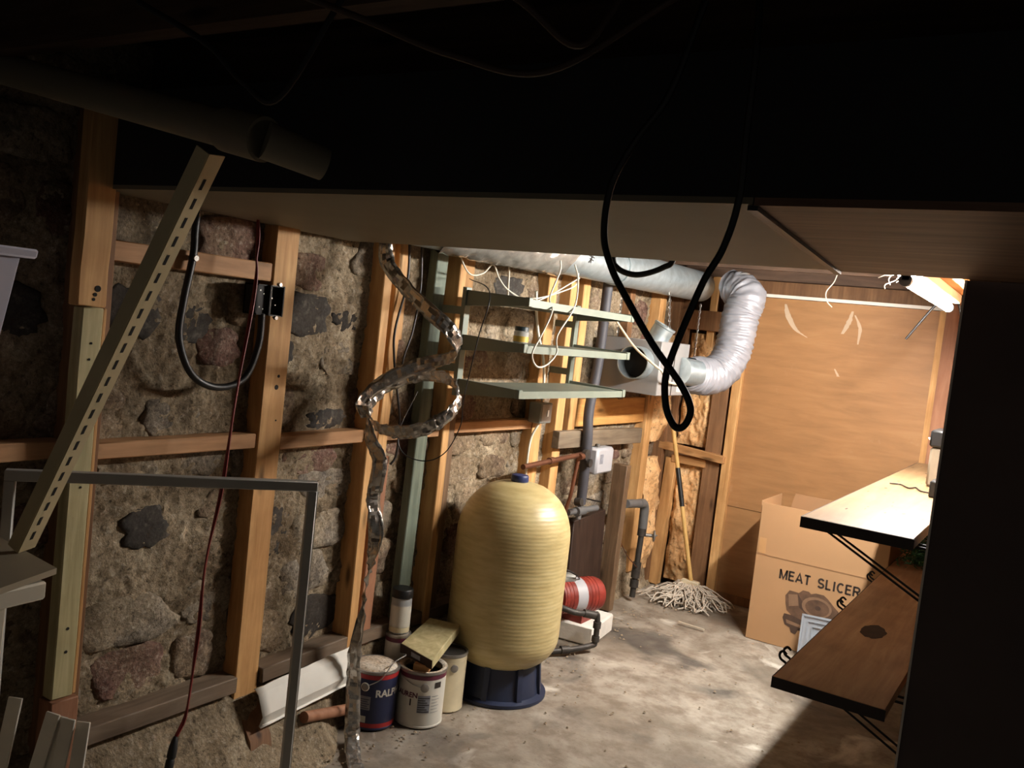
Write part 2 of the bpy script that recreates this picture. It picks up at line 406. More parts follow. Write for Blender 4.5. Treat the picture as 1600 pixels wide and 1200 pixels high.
def stone(y, z, hw, hh, mat, out):
    mb = MB(); n = 28; rings = [(1.03, -.03), (1.0, .0), (.93, .75), (.70, .95), (.36, 1.0)]
    sd = random.uniform(0, 99); vs = []; fs = []
    ex = random.uniform(2.6, 4.2)
    for q, (k, o) in enumerate(rings):
        for i in range(n):
            a = 2*math.pi*i/n; ca, sa = math.cos(a), math.sin(a)
            r = (abs(ca)**ex + abs(sa)**ex)**(-1/ex) * (1 + .26*noise.noise(V(ca*1.3+sd, sa*1.3, 0)) + (.26 if mat == 'st_dark' else .10)*noise.noise(V(ca*3+sd, sa*3, 0)) + (.14 if mat == 'st_dark' else .04)*noise.noise(V(ca*7+sd, sa*7, 3)))
            yy, zz = y+hw*r*k*ca, z+hh*r*k*sa
            rough = 1 if mat != 'st_dark' else .2
            x = WX + (o if q < 2 else out*o) + .014*rough*noise.noise(V(yy*11, zz*11, sd)) + .010*rough*noise.noise(V(yy*30, zz*30, sd))
            vs.append((x, yy, zz))
        if q: fs += [((q-1)*n+i, (q-1)*n+(i+1)%n, q*n+(i+1)%n, q*n+i) for i in range(n)]
    vs.append((WX+out*1.02, y, z)); c = len(vs)-1; o = (len(rings)-1)*n
    fs += [(o+i, o+(i+1)%n, c) for i in range(n)]
    mb.add(vs, fs)
    build('stone', mb, M[mat], wl, sharp=75)
for e in EXPL: stone(*e, .007)
z = .03
while z < 1.98:
    h = random.uniform(.105, .185); y = .55 + random.uniform(0, .2)
    while y < 4.95:
        wd = random.uniform(.13, .36); cy, cz = y+wd/2, z+h/2
        hw, hh = wd/2*.88, h/2*.86
        ok = all(abs(cy-e[0]) > hw+e[2]*.8 or abs(cz-e[1]) > hh+e[3]*.8 for e in EXPL)
        if ok:
            mt = random.choices(['st_brown', 'st_grey', 'st_red', 'st_dark'], [.44, .38, .16, .02])[0]
            stone(cy, cz+random.uniform(-.015, .015), hw, hh, mt, random.uniform(.002, .014))
        y += wd + random.uniform(.0, .02)
    z += h
# sloping footing of dirt and rubble along the wall base
def footfn(u, v):
    y = -.8 + 6.0*u
    k = 1 if y < 2.2 else max(0, 1-(y-2.2)/.22)
    prof_w = [(-2.20,.262), (-2.135,.258), (-2.09,.215), (-2.05,.16), (-2.0,.085), (-1.96,.03), (-1.90,-.012)]
    prof_n = [(-2.20,.262), (-2.14,.258), (-2.118,.245), (-2.112,.17), (-2.108,.09), (-2.10,.03), (-2.07,-.012)]
    t = v*6; i = min(5, int(t)); f = t-i
    a = [prof_w[i][j]*(1-f)+prof_w[i+1][j]*f for j in (0, 1)]; b = [prof_n[i][j]*(1-f)+prof_n[i+1][j]*f for j in (0, 1)]
    x, z = a[0]*k+b[0]*(1-k), a[1]*k+b[1]*(1-k)
    amp = min(1, v*4)*(1 if v < .97 else 0)
    return (x+.014*amp*fnoise(1, y, z, 9)*(.3+.7*k), y, z+.014*amp*fnoise(5, y, z+x, 10)+.008*amp*fnoise(7, y, z+x, 26))
build('footing', MB().grid(footfn, 360, 24), M['mortar'], wl, label='sloping ledge of dirt and rubble along the wall base')

# far wall
FY = 5.25
wb = build('wall_back', MB().box((-2.3, 5.36, 0), (2.4, 5.44, 2.2)), M['wood_dk'], kind='structure', label='far wall of bare boards behind the panelling')
pn = build('panel', MB().box((-1.665, FY-.012, .575), (-.60, FY, 1.83)), M['panel'], wb)
pn2 = build('panel', MB().box((-1.665, FY-.008, .005), (-.60, FY, .572)), M['panel'], wb)
build('panel', MB().box((-.60, FY+.0, .005), (.6, FY+.012, 1.83)), M['panel'], wb)
build('trim_strip', MB().box((-1.66, FY-.03, 1.832), (-.3, FY+.02, 1.85)), M['white'], wb)
build('trim_board', MB().box((-.655, FY-.035, 0), (-.625, FY-.013, 1.83)), M['wood'], wb)
build('trim_board', MB().box((-.622, FY-.06, 0), (-.54, FY-.013, 1.9)), M['wood_red'], wb)
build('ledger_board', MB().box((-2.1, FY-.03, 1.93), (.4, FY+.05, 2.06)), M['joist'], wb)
build('baseboard', MB().box((-1.66, FY-.022, 0), (-.6, FY-.009, .05)), M['wood_dk'], wb)
# rubbed white marks on the panel (worn spots with a shape of their own)
def smear(pts, wds, seed):
    mb = MB(); c = cat(pts, 6); n = len(c); vs = []; fs = []
    for i, p in enumerate(c):
        t = i/(n-1); k = t*(len(wds)-1); j = min(int(k), len(wds)-2); wd = wds[j]*(1-(k-j))+wds[j+1]*(k-j)
        jl = 1+.5*noise.noise(V(i*.9, seed, 0)); jr = 1+.5*noise.noise(V(i*.9, seed+9, 0))
        vs += [(p[0]-wd*jl, FY-.0127, p[1]), (p[0]+wd*jr, FY-.0127, p[1])]
        if i: fs.append((2*i-2, 2*i-1, 2*i+1, 2*i))
    mb.add(vs, fs); build('scuff_mark', mb, M['scuff'], wb)
smear([(-1.475,1.80),(-1.45,1.73),(-1.40,1.66),(-1.33,1.62)], [.006,.018,.014,.004], 1)
smear([(-1.10,1.79),(-1.115,1.72),(-1.14,1.66)], [.006,.014,.008], 2)
smear([(-1.085,1.77),(-1.05,1.70),(-1.05,1.61)], [.004,.010,.004], 3)
smear([(-1.155,1.46),(-1.13,1.42)], [.004,.008], 4)

# insulated corner framing on the far wall
fr2 = empty('corner_framing', (-1.95, FY, 0), 'pine stud frame around the glass wool beside the plywood panel', 'wall frame')
build('stud', MB().box((-1.72, FY-.05, 0), (-1.665, FY+.05, 1.93)), M['wood'], fr2, bevel=.003)
build('stud', MB().beam((-1.79, FY, 0), (-1.785, FY, 1.93), .10, .07, (0,1,0)), M['wood_dk'], fr2, bevel=.003)
build('stud', MB().beam((-2.07, FY-.01, 0), (-2.045, FY-.01, .80), .07, .06, (0,1,0)), M['wood'], fr2, bevel=.003)
build('stud', MB().box((-2.10, FY-.02, .88), (-2.05, FY+.03, 1.93)), M['wood_dk'], fr2, bevel=.003)
build('stud', MB().box((-1.93, FY-.01, 1.1), (-1.885, FY+.03, 1.93)), M['wood'], fr2, bevel=.003)
build('blocking', MB().beam((-2.12, FY-.055, .875), (-1.70, FY-.055, .845), .05, .045), M['woodx'], fr2, bevel=.003)
build('blocking', MB().beam((-2.04, FY-.02, .80), (-1.82, FY-.02, .80), .05, .05), M['woodx'], fr2, bevel=.003)
build('blocking', MB().beam((-2.10, FY-.03, 1.66), (-1.72, FY-.03, 1.66), .04, .12), M['wood_dk'], fr2, bevel=.003)

def batt(x0, x1, z0, z1, yb, label, depth=.07, plane='far'):
    sd = random.uniform(0, 50)
    def fn(u, v):
        a = x0+(x1-x0)*u; z = z0+(z1-z0)*v
        e = min(1, 6*min(u, 1-u, v, 1-v)+.15)
        d = depth*(.35+.5*e + .5*noise.noise(V(a*9, z*6+sd, 0)) + .22*noise.noise(V(a*22, z*14, sd)) + .11*noise.noise(V(a*55, z*40, sd)))
        return (a, yb-d, z) if plane == 'far' else (yb+d, a, z)
    mb = MB().grid(fn, 40, 90)
    # back sheet closes the batt
    if plane == 'far': mb.box((x0, yb, z0), (x1, yb+.012, z1))
    else: mb.box((yb-.012, x0, z0), (yb, x1, z1))
    build('insulation_batt', mb, M['insul'], label=label, category='insulation', group='glass wool batts in the corner', sharp=80)
batt(-2.02, -1.835, .04, .785, FY+.05, 'tall yellow glass wool batt behind the mop handle, below the blocking')
batt(-2.04, -1.84, .89, 1.58, FY+.05, 'glass wool batt above the blocking, under the curved grey flexible duct')
batt(4.99, 5.21, .10, .80, -2.13, 'ragged glass wool batt in the corner beside the iron valve pipe', .06, 'left')
batt(4.99, 5.21, .90, 1.55, -2.13, 'glass wool batt in the corner behind the grey fan box', .05, 'left')

# ------------------------------------------------------------------ stud frame on the stone wall
fr = empty('stud_framing', (-2.12, 2.9, .2), 'rough pine stud frame fixed against the rubble stone wall', 'wall frame')
def stud(y0, y1, z0, z1, mat, x0=-2.16, x1=-2.10, lean=0, nm='stud', seg=6):
    mb = MB().beam(((x0+x1)/2, (y0+y1)/2, z0), ((x0+x1)/2, (y0+y1)/2+lean, z1), y1-y0, x1-x0, (1,0,0), seg, .0015)
    return build(nm, mb, M[mat], fr, bevel=.003)
ZT = 1.95
# first stud: backing stud, upper pine board, lower treated board and red-brown block
stud(1.305, 1.385, .20, ZT, 'wood_dk', -2.17, -2.085)
s1a = stud(1.268, 1.345, 1.43, ZT, 'wood', -2.085, -2.045)
s1b = stud(1.283, 1.340, .44, 1.428, 'wood_tr', -2.085, -2.045)
stud(1.340, 1.352, .44, 1.428, 'wood', -2.085, -2.05)
stud(1.278, 1.352, .14, .438, 'wood_red', -2.09, -2.035)
def holes(par, pts, x):
    for (y, z, r) in pts:
        build('nail_hole', MB().cyl((x-.004, y, z), (x+.0012, y, z), r, r, 10), M['slot_hole'], par)
holes(s1a, [(1.318, 1.475, .008), (1.312, 1.46, .005), (1.309, 1.448, .004)], -2.045)
holes(s1b, [(1.312, 1.34, .003), (1.31, 1.30, .003), (1.31, 1.22, .003), (1.315, .98, .003), (1.312, .62, .004), (1.312, .56, .004)], -2.045)
s2 = stud(1.925, 2.02, .22, ZT, 'wood', -2.165, -2.10)
holes(s2, [(1.985, 1.26, .005), (1.98, 1.225, .008), (1.99, 1.12, .003)], -2.10)
# kicked-out foot below the second stud
mb = MB().hexa([(-2.16,1.925,.10),(-2.03,1.925,.03),(-2.03,2.025,.03),(-2.16,2.025,.10)], [(-2.16,1.925,.23),(-2.10,1.925,.222),(-2.10,2.025,.222),(-2.16,2.025,.23)])
build('foot', mb, M['wood_red'], fr, bevel=.003)
build('foot', MB().hexa([(-2.10,1.93,.03),(-1.985,1.93,.0),(-1.985,2.02,.0),(-2.10,2.02,.03)], [(-2.10,1.93,.222),(-2.015,1.93,.12),(-2.015,2.02,.12),(-2.10,2.02,.222)]), M['wood_dk'], fr, bevel=.003)
stud(2.425, 2.470, .26, ZT, 'wood', -2.17, -2.09)
stud(2.492, 2.545, .98, 1.60, 'wood', -2.16, -2.10, .012)
stud(2.492, 2.560, .26, .97, 'wood_red', -2.16, -2.10, .01)
stud(2.520, 2.575, 1.40, ZT, 'wood', -2.16, -2.105, -.01)
stud(2.705, 2.775, .26, ZT, 'wood_teal', -2.14, -2.10, .03)
stud(2.870, 2.915, .26, ZT, 'wood', -2.17, -2.09, .0)
stud(2.918, 2.965, .30, 1.17, 'wood_greyz', -2.16, -2.10)
stud(2.918, 2.99, 1.17, ZT, 'wood', -2.16, -2.105)
stud(3.585, 3.665, .26, ZT, 'wood', -2.17, -2.10)
stud(3.80, 3.875, .26, ZT, 'wood', -2.17, -2.10)
stud(3.93, 4.0, 1.0, ZT, 'wood', -2.16, -2.10)
stud(4.50, 4.56, 1.16, ZT, 'wood_dk', -2.16, -2.11)
stud(4.88, 4.965, .12, ZT, 'wood', -2.17, -2.095)
stud(5.17, 5.22, .02, ZT, 'wood_dk', -2.17, -2.09)
def block(y0, y1, z0, z1, mat='woody', h=.045, x0=-2.165, x1=-2.105, nm='blocking'):
    build(nm, MB().beam(((x0+x1)/2, y0, z0), ((x0+x1)/2, y1, z1), x1-x0, h, (0,0,1), 4, .001), M[mat], fr, bevel=.003)
block(.35, 1.30, 1.062, 1.066)
block(1.39, 1.923, 1.055, 1.057)
block(2.022, 2.424, 1.045, 1.05)
block(2.475, 2.868, 1.05, 1.05)
block(2.968, 3.583, 1.058, 1.055)
block(1.386, 1.924, 1.576, 1.578, h=.055)
block(4.005, 4.878, 1.095, 1.095, 'plyhead', .145, -2.16, -2.115, 'header')
block(3.78, 4.76, .975, .955, 'wood_grey', .085, -2.10, -2.06, 'crosspiece')
block(1.36, 1.923, .285, .285, 'wood_dust', .05, -2.17, -2.085, 'bottom_plate')
block(2.025, 2.424, .285, .295, 'wood_dust', .05, -2.17, -2.085, 'bottom_plate')
block(2.48, 3.58, .29, .29, 'wood_dust', .05, -2.17, -2.095, 'bottom_plate')

# ------------------------------------------------------------------ ceiling, bulkhead, partition
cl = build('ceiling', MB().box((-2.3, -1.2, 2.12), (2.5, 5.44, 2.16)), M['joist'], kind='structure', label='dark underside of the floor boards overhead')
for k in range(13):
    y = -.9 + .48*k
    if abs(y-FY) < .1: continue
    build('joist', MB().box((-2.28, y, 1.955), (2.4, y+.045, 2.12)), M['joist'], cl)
bk = empty('boxed_bulkhead', (-.3, 1.8, 1.73), kind='structure', label='low boxed bulkhead of dark board spanning the basement')
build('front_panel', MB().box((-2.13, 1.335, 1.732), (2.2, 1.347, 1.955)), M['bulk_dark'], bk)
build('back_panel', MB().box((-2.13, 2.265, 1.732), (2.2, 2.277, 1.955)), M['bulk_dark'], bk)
sx0, sx1 = -.445, -.525   # slanted joint between the two soffit boards
build('soffit_panel', MB().hexa([(-2.13,1.335,1.722),(sx0,1.335,1.722),(sx1,2.277,1.722),(-2.13,2.277,1.722)], [(-2.13,1.335,1.732),(sx0,1.335,1.732),(sx1,2.277,1.732),(-2.13,2.277,1.732)]), M['bulk_grey'], bk)
build('soffit_panel', MB().hexa([(sx0+.002,1.335,1.720),(2.2,1.335,1.720),(2.2,2.277,1.720),(sx1+.002,2.277,1.720)], [(sx0+.002,1.335,1.732),(2.2,1.335,1.732),(2.2,2.277,1.732),(sx1+.002,2.277,1.732)]), M['bulk_brown'], bk)
build('joint_strip', MB().beam((sx0, 1.337, 1.7165), (sx1, 2.275, 1.7165), .016, .008), M['black'], bk)

pt = build('wall_partition', MB().box((-.242, 2.30, 0), (1.9, 2.335, 1.72)), M['partition'], kind='structure', label='tall dark partition panel under the bulkhead')
build('lit_edge_strip', MB().box((-.247, 2.298, 0), (-.242, 2.337, 1.72)), M['white'], pt)  # added white strip; its colour stands for tube light grazing the panel edge
build('wall_right', MB().box((-.30, 2.92, 0), (-.22, FY, 1.95)), M['wood_dk'], kind='structure', label='inner wall behind the shelves')

# ================================================================== LIGHT
TX, TZ = -.53, 1.80
lf = empty('fluorescent_light', (TX, 3.9, TZ), 'lit white fluorescent tube fitting hanging below the joists', 'light')
build('housing', MB().box((TX-.045, 3.25, TZ+.022), (TX+.045, 4.49, TZ+.062)), M['white'], lf, bevel=.004)
build('mounting_board', MB().box((TX-.02, 3.22, TZ+.064), (TX+.12, 4.52, TZ+.084)), M['woody'], lf, bevel=.003)
build('tube', MB().cyl((TX, 3.29, TZ), (TX, 4.45, TZ), .018, n=20), M['tubeglow'], lf)
for y0, y1 in ((3.255, 3.292), (4.45, 4.485)):
    build('socket', MB().cyl((TX, y0, TZ), (TX, y1, TZ), .021, n=16).box((TX-.012, y0, TZ), (TX+.012, y1, TZ+.022)), M['socketgrey'], lf)
for y in (3.44, 4.40):
    build('hanger_wire', MB().cyl((TX, y, TZ+.08), (TX, y, 1.955), .002, n=6), M['whitewire'], lf)

# ================================================================== BIG THINGS
# ---- pressure tank
tx, ty = -1.86, 3.12
tk = empty('pressure_tank', (tx, ty, 0), 'large tan fibreglass pressure tank with blue cap on a navy stand', 'tank')
R0 = .233; prof = []
for k in range(10):
    a = math.pi/2*k/9; prof.append((max(.001, R0*math.sin(a)**.8), .105+.15*(1-math.cos(a))))
prof += [(R0, .27+.38*k/8) for k in range(1, 9)]
for k in range(1, 13):
    a = math.pi/2*k/12; prof.append((max(.028, R0*math.cos(a)**.82), .65+.222*math.sin(a)))
build('tank_shell', MB().lathe(prof, (tx, ty, 0), n=64), M['tank'], tk, sharp=60, origin=(tx, ty, 0))
build('cap', MB().lathe([(.032,.865),(.036,.872),(.036,.893),(.033,.898),(.02,.900)], (tx, ty, 0), n=24), M['bluecap'], tk)
sp = [(.205,0),(.205,.012),(.178,.018),(.170,.06),(.162,.15),(.15,.152)]
build('stand', MB().lathe(sp, (tx, ty, 0), n=48, capb=True, capt=True), M['navy'], tk, sharp=30)
for k in range(8):
    a = k*math.pi/4+.3; d = V(math.cos(a), math.sin(a), 0); c = V(tx, ty, 0)
    build('rib', MB().beam(c+d*.18+V(0,0,.012), c+d*.166+V(0,0,.145), .022, .016, tuple(d)), M['navy'], tk)

# ---- cardboard box with print
bx = empty('cardboard_box', (-.98, 4.88, 0), 'large open cardboard box printed MEAT SLICER standing against the far wall', 'box')
BX0, BX1, BY0, BY1, BH = -1.302, -.66, 4.69, 5.09, .458
t = .006
mb = MB().box((BX0,BY0,0),(BX1,BY0+t,BH)).box((BX0,BY1-t,0),(BX1,BY1,BH)).box((BX0,BY0+t,0),(BX0+t,BY1-t,BH)).box((BX1-t,BY0+t,0),(BX1,BY1-t,BH)).box((BX0+t,BY0+t,0),(BX1-t,BY1-t,t))
build('body', mb, M['card'], bx)
def flap(a, b, up_, nrm, h, tilt, mat='card', cut=.0):
    a, b = V(*a), V(*b); u = (V(0,0,1)*math.cos(tilt)+V(*nrm)*math.sin(tilt)); d = (b-a).normalized()
    n = d.cross(u).normalized()*.0025
    q = [a, b, b+u*h-d*cut, a+u*h+d*cut]
    build('flap', MB().hexa([p-n for p in q], [p+n for p in q]), M[mat], bx)
flap((BX0, BY0+.003, BH), (BX1, BY0+.003, BH), 0, (0,1,0), .27, -.02)
flap((BX0, BY1-.003, BH), (BX1-.26, BY1-.003, BH), 0, (0,1,0), .285, .06, 'card_in', .06)
flap((BX1-.25, BY1-.003, BH), (BX1, BY1-.003, BH), 0, (0,1,0), .25, .06, 'card_in', .03)
flap((BX0+.003, BY0+.02, BH), (BX0+.003, BY1-.01, BH), 0, (-1,0,0), .275, .05)
flap((BX1-.003, BY0+.02, BH), (BX1-.003, BY1-.01, BH), 0, (1,0,0), .27, .0)
build('tape', MB().box((BX0+.008, BY0-.0012, BH+.003), (BX0+.045, BY0+.0005, BH+.262)), M['tape'], bx)
build('tape', MB().box((BX0+.008, BY0-.0012, BH+.235), (BX0+.30, BY0+.0005, BH+.265)), M['tape'], bx)
build('crease', MB().box((BX0, BY0-.0018, BH-.004), (BX1, BY0, BH+.001)), M['card_in'], bx)
PYB = BY0-.0008
lx = -1.168
for ch in 'MEAT SLICER':
    if ch != ' ': build('letter', sign(ch, .050, .0095, 0, lx, .352, PYB), M['ink'], bx)
    lx += GL[ch][0]*.046+.0072
def poly(pts, y, nm, mt):
    mb = MB(); mb.add([(p[0], y, p[1]) for p in pts], [tuple(range(len(pts)))]); build(nm, mb, M[mt], bx)
px = lambda a: [(-1.125+u*.30, .085+v*.235) for u, v in a]
poly(px([(.02,.62),(.0,.80),(.06,.93),(.22,.92),(.28,1.0),(.38,1.0),(.42,.96),(.5,1.0),(.63,1.0),(.70,.94),(.82,.80),(.90,.72),(.88,.60),(1.0,.62),(1.0,.58),(.86,.54),(.80,.42),(.64,.30),(.45,.26),(.34,.34),(.14,.40),(.05,.48)]), PYB, 'printed_picture', 'ink_pic')
poly(px([(.02,.40),(.0,.30),(.05,.16),(.14,.12),(.17,.02),(.25,.0),(.28,.10),(.42,.12),(.55,.05),(.62,.10),(.60,.24),(.45,.26),(.34,.34),(.14,.40)]), PYB-.0002, 'printed_picture', 'ink_dk')
poly(px([(.20,.90),(.26,.60),(.44,.46),(.66,.52),(.80,.66),(.60,.62),(.42,.60),(.32,.72)]), PYB-.0004, 'printed_picture', 'ink_dk')
M['ink_lt'] = plain('printed_slicer_light', (132,102,78), .8, 0, .12, 22)
def disc(cu, cv, ru, rv, n=20): return px([(cu+ru*math.cos(2*math.pi*i/n), cv+rv*math.sin(2*math.pi*i/n)) for i in range(n)])
poly(disc(.54,.70,.25,.22), PYB-.0005, 'printed_picture', 'ink_lt')
poly(disc(.55,.69,.20,.175), PYB-.0006, 'printed_picture', 'ink_pic')
poly(disc(.56,.69,.05,.05), PYB-.0007, 'printed_picture', 'ink_dk')
poly(px([(.05,.84),(.20,.88),(.24,.64),(.08,.58)]), PYB-.0005, 'printed_picture', 'ink_lt')
poly(px([(.06,.28),(.50,.20),(.52,.14),(.08,.20)]), PYB-.0005, 'printed_picture', 'ink_lt')

# clear plastic lid leaning on the box
ld = empty('plastic_tray', (-.94, 4.60, 0), 'clear plastic tray leaning on the front of the cardboard box', 'tray')
R = Matrix.Rotation(math.radians(-14), 3, 'X') @ Matrix.Rotation(math.radians(-3), 3, 'Y')
lc = (-.90, 4.615, .115)
build('sheet', MB().box((-1.01, 4.611, .0), (-.79, 4.616, .225), R, lc), M['lidclear'], ld)
mb = MB()
for i, (e, wd) in enumerate(((0, .010), (.028, .006), (.052, .005))):
    x0, x1, z0, z1 = -1.01+e, -.79-e, .0+e, .225-e
    for p0, p1 in (((x0,4.603,z0),(x1,4.617,z0+wd)), ((x0,4.603,z1-wd),(x1,4.617,z1)), ((x0,4.603,z0),(x0+wd,4.617,z1)), ((x1-wd,4.603,z0),(x1,4.617,z1))):
        mb.box(p0, p1, R, lc)
build('rim', mb, M['lidclear'], ld)

# ---- wall shelves on wire brackets (right)
def wall_shelf(zt, y0, mat, ys, label, curl=True):
    sh = empty('wall_shelf', (-.49, 4.0, zt), label, 'shelf')
    bd = build('board', MB().box((-.655, y0, zt-.034), (-.335, 5.17, zt)), M[mat], sh, bevel=.002)
    build('edge_band', MB().box((-.657, y0-.002, zt-.034), (-.333, y0, zt-.001)), M['shelf_edge'], bd)
    build('edge_band', MB().box((-.6575, y0, zt-.034), (-.655, 5.17, zt-.001)), M['shelf_edge'], bd)
    for y in ys:
        mb = MB()
        for d in (-.026, .026):
            path = [(-.672, y+d, zt+.006), (-.684, y+d, zt+.014), (-.694, y+d, zt+.004), (-.690, y+d, zt-.012), (-.672, y+d, zt-.022), (-.664, y+d, zt-.036), (-.64, y+d, zt-.040)]
            if not curl: path = path[5:]
            mb.tube(cat(path, 4)+[(-.306, y+d, zt-.040)], .0042, 8)
            mb.tube([(-.61, y+d, zt-.042), (-.306, y+d, zt-.20)], .0038, 8)
        mb.box((-.308, y-.032, zt-.225), (-.3005, y+.032, zt-.02))
        build('bracket', mb, M['blackmatte'], sh)
wall_shelf(1.02, 2.80, 'shelf_light', (2.93, 3.75, 4.6), 'upper shelf board with a bright worn top under the fluorescent light', False)
wall_shelf(.54, 2.71, 'shelfbrown', (2.95, 3.78, 4.39), 'lower brown shelf board with a burn mark, below the upper shelf')
# burn stain and drawn line lie on the lower board as flat marks
def blob(c, rx, ry, z, mat, par, n=24, nm='stain'):
    vs = [(c[0], c[1], z)] + [(c[0]+rx*math.cos(2*math.pi*i/n)*(1+.25*noise.noise(V(i*.7, rx*90, 0))), c[1]+ry*math.sin(2*math.pi*i/n)*(1+.25*noise.noise(V(i*.7, 5, 0))), z) for i in range(n)]
    mb = MB(); mb.add(vs, [(0, 1+i, 1+(i+1)%n) for i in range(n)]); build(nm, mb, M[mat], par)

lsh = [o for o in bpy.data.objects if o.name.startswith('wall_shelf')]
lower = [o for o in lsh if abs(o.location.z-.54) < .01][0]; upper = [o for o in lsh if abs(o.location.z-1.02) < .01][0]
M['burn'] = plain('burn_stain', (66,46,32), .8, 0, .3, 30)
blob((-.505, 3.47), .042, .095, .5408, 'burn', lower)
M['stainl'] = plain('faint_stain', (118,94,66), .7, 0, .1, 30)
for k in range(34):
    x, y = random.uniform(-.64, -.36), random.uniform(2.9, 5.0)
    blob((x, y), random.uniform(.002, .007), random.uniform(.003, .02), 1.0206, random.choice(['burn', 'stainl', 'stainl']), upper, 9, 'speck')

# things on upper shelf
ap = empty('appliance', (-.43, 4.25, 1.02), 'beige countertop appliance with black top at the back of the upper shelf', 'appliance')
build('body', MB().box((-.485, 4.15, 1.021), (-.365, 4.36, 1.19)), M['beige'], ap, bevel=.01)
build('top', MB().box((-.49, 4.14, 1.19), (-.36, 4.37, 1.262)), M['black'], ap, bevel=.008)
build('handle', MB().tube(cat([(-.488,4.17,1.215),(-.50,4.2,1.222),(-.49,4.25,1.205)], 5), .004), M['whitewire'], ap)
ad = empty('power_adapter', (-.40, 3.86, 1.02), 'small black power adapter with a cable lying on the upper shelf', 'adapter')
build('body', MB().box((-.428, 3.80, 1.0215), (-.36, 3.90, 1.085)), M['black'], ad, bevel=.004)
build('cable', MB().tube(cat([(-.425,3.86,1.03),(-.47,3.92,1.0245),(-.50,4.0,1.025),(-.52,3.95,1.0245),(-.56,4.02,1.0245),(-.60,4.0,1.0245)], 8), .003), M['black'], ad)

# garland on the lower shelf
gl = MB(); rg = random.Random(3)
for k in range(900):
    c = V(-.52+rg.gauss(0,.05), 4.86+rg.gauss(0,.09), .556+abs(rg.gauss(0,.055)))
    c.x = max(-.63, min(-.36, c.x)); c.y = max(4.5, min(5.12, c.y))
    d = V(rg.gauss(0,1), rg.gauss(0,1), rg.gauss(0,1)).normalized()*.028; e = d.orthogonal().normalized()*.004
    if c.z+d.z < .545: d.z = abs(d.z)
    gl.add([c-e, c+e, c+d], [(0,1,2)])
build('garland', gl, M['garland'], label='heap of dark green artificial garland on the lower shelf', category='garland')

# ---- galvanised duct run and fan
dt = empty('galvanised_duct', (-1.92, 3.8, 1.83), 'long round galvanised metal duct running under the joists along the stone wall', 'duct')
mb = MB(); n = 28
def dz(y): return 1.812+(y-2.4)*.014
build('pipe', MB().cyl((-1.92, 2.36, dz(2.36)), (-1.92, 3.92, dz(3.92)), .083, n=n), M['galv'], dt)
build('pipe', MB().cyl((-1.92, 3.88, dz(3.88)), (-1.92, 5.02, dz(5.02)), .087, n=n), M['galv'], dt)
build('joint_ring', MB().cyl((-1.92, 3.862, dz(3.88)), (-1.92, 3.882, dz(3.88)), .0885, n=n), M['galv'], dt)
build('stub', MB().cyl((-1.99, 2.375, 1.83), (-1.74, 2.375, 1.83), .098, n=n), M['galv'], dt)
mk = MB()
for (a, b) in (((0,0),(.02,.03)), ((.012,.0),(.012,.04)), ((.0,.03),(.03,.025)), ((.004,.018),(.026,.012))):
    mk.beam((-1.92+.0835, 3.45+a[0]*1.6, dz(3.45)-.02+a[1]), (-1.92+.0835, 3.45+b[0]*1.6, dz(3.45)-.02+b[1]), .004, .002, (1,0,0))
build('pen_mark', mk, M['ink'], dt)
# plastic film crumpled round the duct
def film(u, v):
    y = 2.50+.85*u; a = 2*math.pi*v
    r = .092+.012*abs(noise.noise(V(y*9, math.cos(a)*2.2, math.sin(a)*2.2)))+.006*noise.noise(V(y*30, math.cos(a)*6, math.sin(a)*6))
    return (-1.92+r*math.cos(a), y+.05*math.sin(a*2), dz(y)+r*math.sin(a))
build('plastic_wrap', MB().grid(film, 70, 40), M['plastic_film'], dt, sharp=75)

fx = empty('flexible_duct', (-1.62, 4.86, 1.2), 'fat silver-grey flexible duct curving down from the metal duct to the fan box', 'duct')
path = cat([(-1.80,5.00,1.835),(-1.68,4.93,1.845),(-1.59,4.88,1.80),(-1.605,4.86,1.70),(-1.61,4.84,1.56),(-1.625,4.80,1.44),(-1.665,4.72,1.355),(-1.715,4.60,1.345),(-1.735,4.52,1.358)], 24)
path = path[20:]
mb = MB(); vs = []; fs = []; n = 32; x = None; NP = len(path)
for k, p in enumerate(path):
    p = V(*p); tt = (V(*path[min(k+1, NP-1)])-V(*path[max(k-1, 0)])).normalized()
    if x is None: x = tt.orthogonal().normalized()
    x = (x-tt*x.dot(tt)).normalized(); y = tt.cross(x)
    for i in range(n):
        a = 2*math.pi*i/n
        sw = k*.55+1.6*math.sin(a*1+.6)+1.1*noise.noise(V(k*.12, math.cos(a)*2, math.sin(a)*2))
        r = .100 + .0045*math.sin(sw*2.0)*(.4+.6*abs(noise.noise(V(k*.2, math.cos(a)*1.5, math.sin(a)*1.5+7)))*2) + .008*noise.noise(V(k*.25, math.cos(a)*2.4, math.sin(a)*2.4))
        if k > NP-20: r *= 1-.012*(k-NP+20)
        vs.append(p+(x*math.cos(a)+y*math.sin(a))*r)
    if k: fs += [((k-1)*n+i, (k-1)*n+(i+1) % n, k*n+(i+1) % n, k*n+i) for i in range(n)]
mb.add(vs, fs); build('sleeve', mb, M['flexduct'], fx, sharp=80)
build('collar', MB().cyl((-1.748,4.45,1.362), (-1.70,4.55,1.356), .072, n=24), M['galv'], fx)
build('clamp', MB().cyl((-1.66,4.925,1.846), (-1.64,4.915,1.84), .099, n=28), M['tin'], fx)

